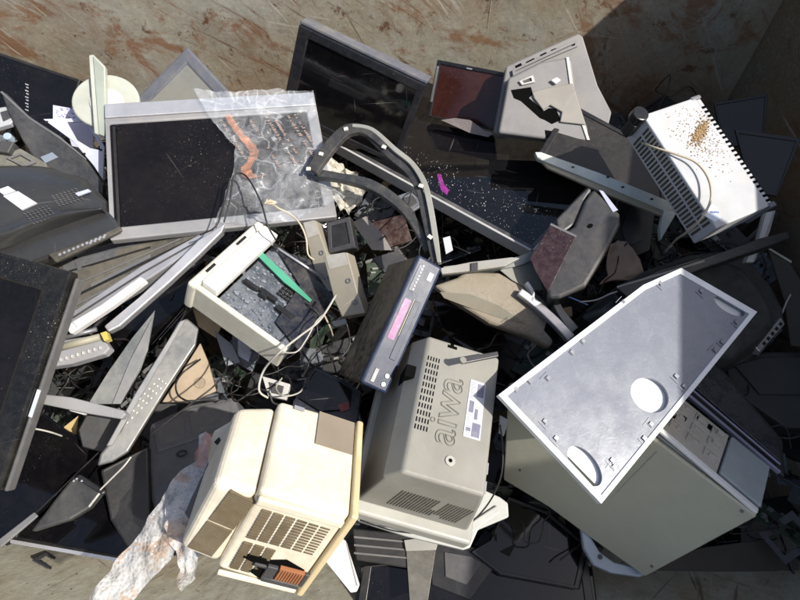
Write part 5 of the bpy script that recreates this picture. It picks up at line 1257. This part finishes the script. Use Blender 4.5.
for (px, py, z) in ((250, 350, .58), (300, 360, .62), (275, 385, .60), (235, 380, .60), (330, 345, .66), (225, 330, .60), (170, 300, .64), (140, 360, .60), (215, 400, .60), (380, 240, .66), (410, 225, .64), (350, 275, .66), (470, 380, .60), (590, 330, .62), (600, 290, .64), (700, 440, .58), (520, 520, .44), (560, 560, .42), (300, 300, .70), (345, 330, .66)):
    a = rs.uniform(0, 6.28); pts = [(px, py, z)]
    for i in range(rs.randint(6, 10)):
        a += rs.gauss(0, .75); px += 13 * math.cos(a); py += 11 * math.sin(a); pts.append((px, py, z + rs.gauss(0, .012)))
    w3 = [P(*p) for p in pts]; bm = bmesh.new(); add_tube(bm, smooth_path([p - w3[0] for p in w3], 6), rs.choice((.0016, .002, .0026)), 7)
    o = link('thin_cable', bm, CBLK, None, 0, smooth=True); o.location = w3[0]; tag(o, 'thin black cable looping through a dark gap of the heap', 'cable', 'thin black cables in the gaps of the heap')
# bundled knot
bm = bmesh.new(); c0 = P(269, 202, .87); rs = random.Random(4)
add_tube(bm, smooth_path([Vector((rs.gauss(0, .008), rs.gauss(0, .006), rs.gauss(0, .005))) for _ in range(16)], 5), .0024, 6)
o = link('cable_knot', bm, CBEI, None, smooth=True); o.location = c0; tag(o, 'small beige knot of cable lying on the plastic bag', 'cable knot')

# ---- individual small pieces scattered in the gaps
def chip(pts, z, mat, name, label, cat, thick=.012, n=(0, -.25, 1), holes=0):
    T = planar(name, pts[0], pts[1], z, n, thick, label, cat)
    T.pris('plate', pts, 0, thick, mat, .0015)
    if holes:
        c0 = (sum(p[0] for p in pts) / len(pts), sum(p[1] for p in pts) / len(pts))
        T.pris('inset', [(c0[0] + (x - c0[0]) * .55, c0[1] + (y - c0[1]) * .55) for x, y in pts], thick + .0002, thick + .004, DGRY if holes == 1 else SIL, .001)
chip([(262, 376), (290, 384), (286, 400), (268, 396)], .60, SHELL, 'plug_block', 'small white plug block above the beige tube monitor', 'plug', .02, holes=1)
chip([(330, 322), (345, 318), (347, 323), (332, 328)], .64, SHELL, 'plastic_tab', 'pale rectangular tab below the beige metal power unit', 'tab')
chip([(396, 196), (414, 190), (424, 204), (408, 214)], .62, PCB, 'circuit_piece', 'dark circuit board piece under the lower rail of the arched frame', 'circuit board', holes=1)
chip([(372, 222), (404, 214), (412, 240), (380, 250)], .60, plastic('dark maroon glass', (.03, .012, .012), .15, .4), 'glass_piece', 'dark maroon glass piece below the arched frame', 'glass', holes=0)
chip([(352, 222), (366, 216), (384, 236), (392, 250), (372, 250)], .66, plastic('torn white film', (.22, .21, .20), .4, .5), 'torn_flap', 'torn greyish flap between the power unit and the arched frame', 'flap', .004)
chip([(372, 258), (398, 250), (408, 262), (384, 272)], .62, DGRY, 'casing_piece', 'dark casing piece directly above the disc player', 'casing')
chip([(190, 300), (206, 292), (224, 320), (216, 338), (198, 326)], .56, WOODY, 'cardboard_piece', 'brown cardboard piece under the open printer', 'cardboard', .006)
chip([(214, 330), (232, 344), (240, 362), (226, 366)], .54, plastic('blue grey scrap', (.22, .25, .30), .4, .4), 'plastic_flap', 'pale bluish plastic flap beside the tan board with emblem', 'flap', .005)
chip([(232, 330), (262, 340), (252, 372), (232, 360)], .52, PCB, 'circuit_board', 'dusty dark circuit board below the rail of the open printer', 'circuit board', holes=2)
chip([(420, 262), (438, 268), (436, 284), (424, 280)], .62, BLK2, 'socket_piece', 'black socket piece between the arched frame end and disc player', 'socket', holes=1)
chip([(434, 300), (470, 312), (500, 336), (470, 352), (442, 330)], .56, SCR, 'glass_shard', 'dark glossy shard below the crazed shell', 'shard', .006)
chip([(628, 190), (656, 205), (650, 250), (622, 262), (612, 230)], .60, BLK2, 'black_cover', 'black cover under the metal channel, right of the grey wedge', 'cover', .03, holes=1)
chip([(500, 415), (509, 420), (504, 436), (499, 432)], .70, SHELL, 'grey_tab', 'small pale grey tab at the left corner of the galvanised panel', 'tab')
chip([(430, 540), (478, 548), (500, 560), (470, 600), (432, 585)], .36, BLK, 'black_plate', 'black smooth plate under the pale angular base', 'plate', .02, holes=1)
chip([(650, 560), (700, 548), (760, 540), (800, 560), (800, 610), (660, 610)], .22, plastic('umber shade paint', (.05, .045, .035), .5, .5, (.12, .1, .07), .3), 'painted_shade_sheet', 'brown sheet painted as shade on the skip floor below the cream computer case', 'sheet', .01)  # shade on the skip floor, put into the colour of an added sheet
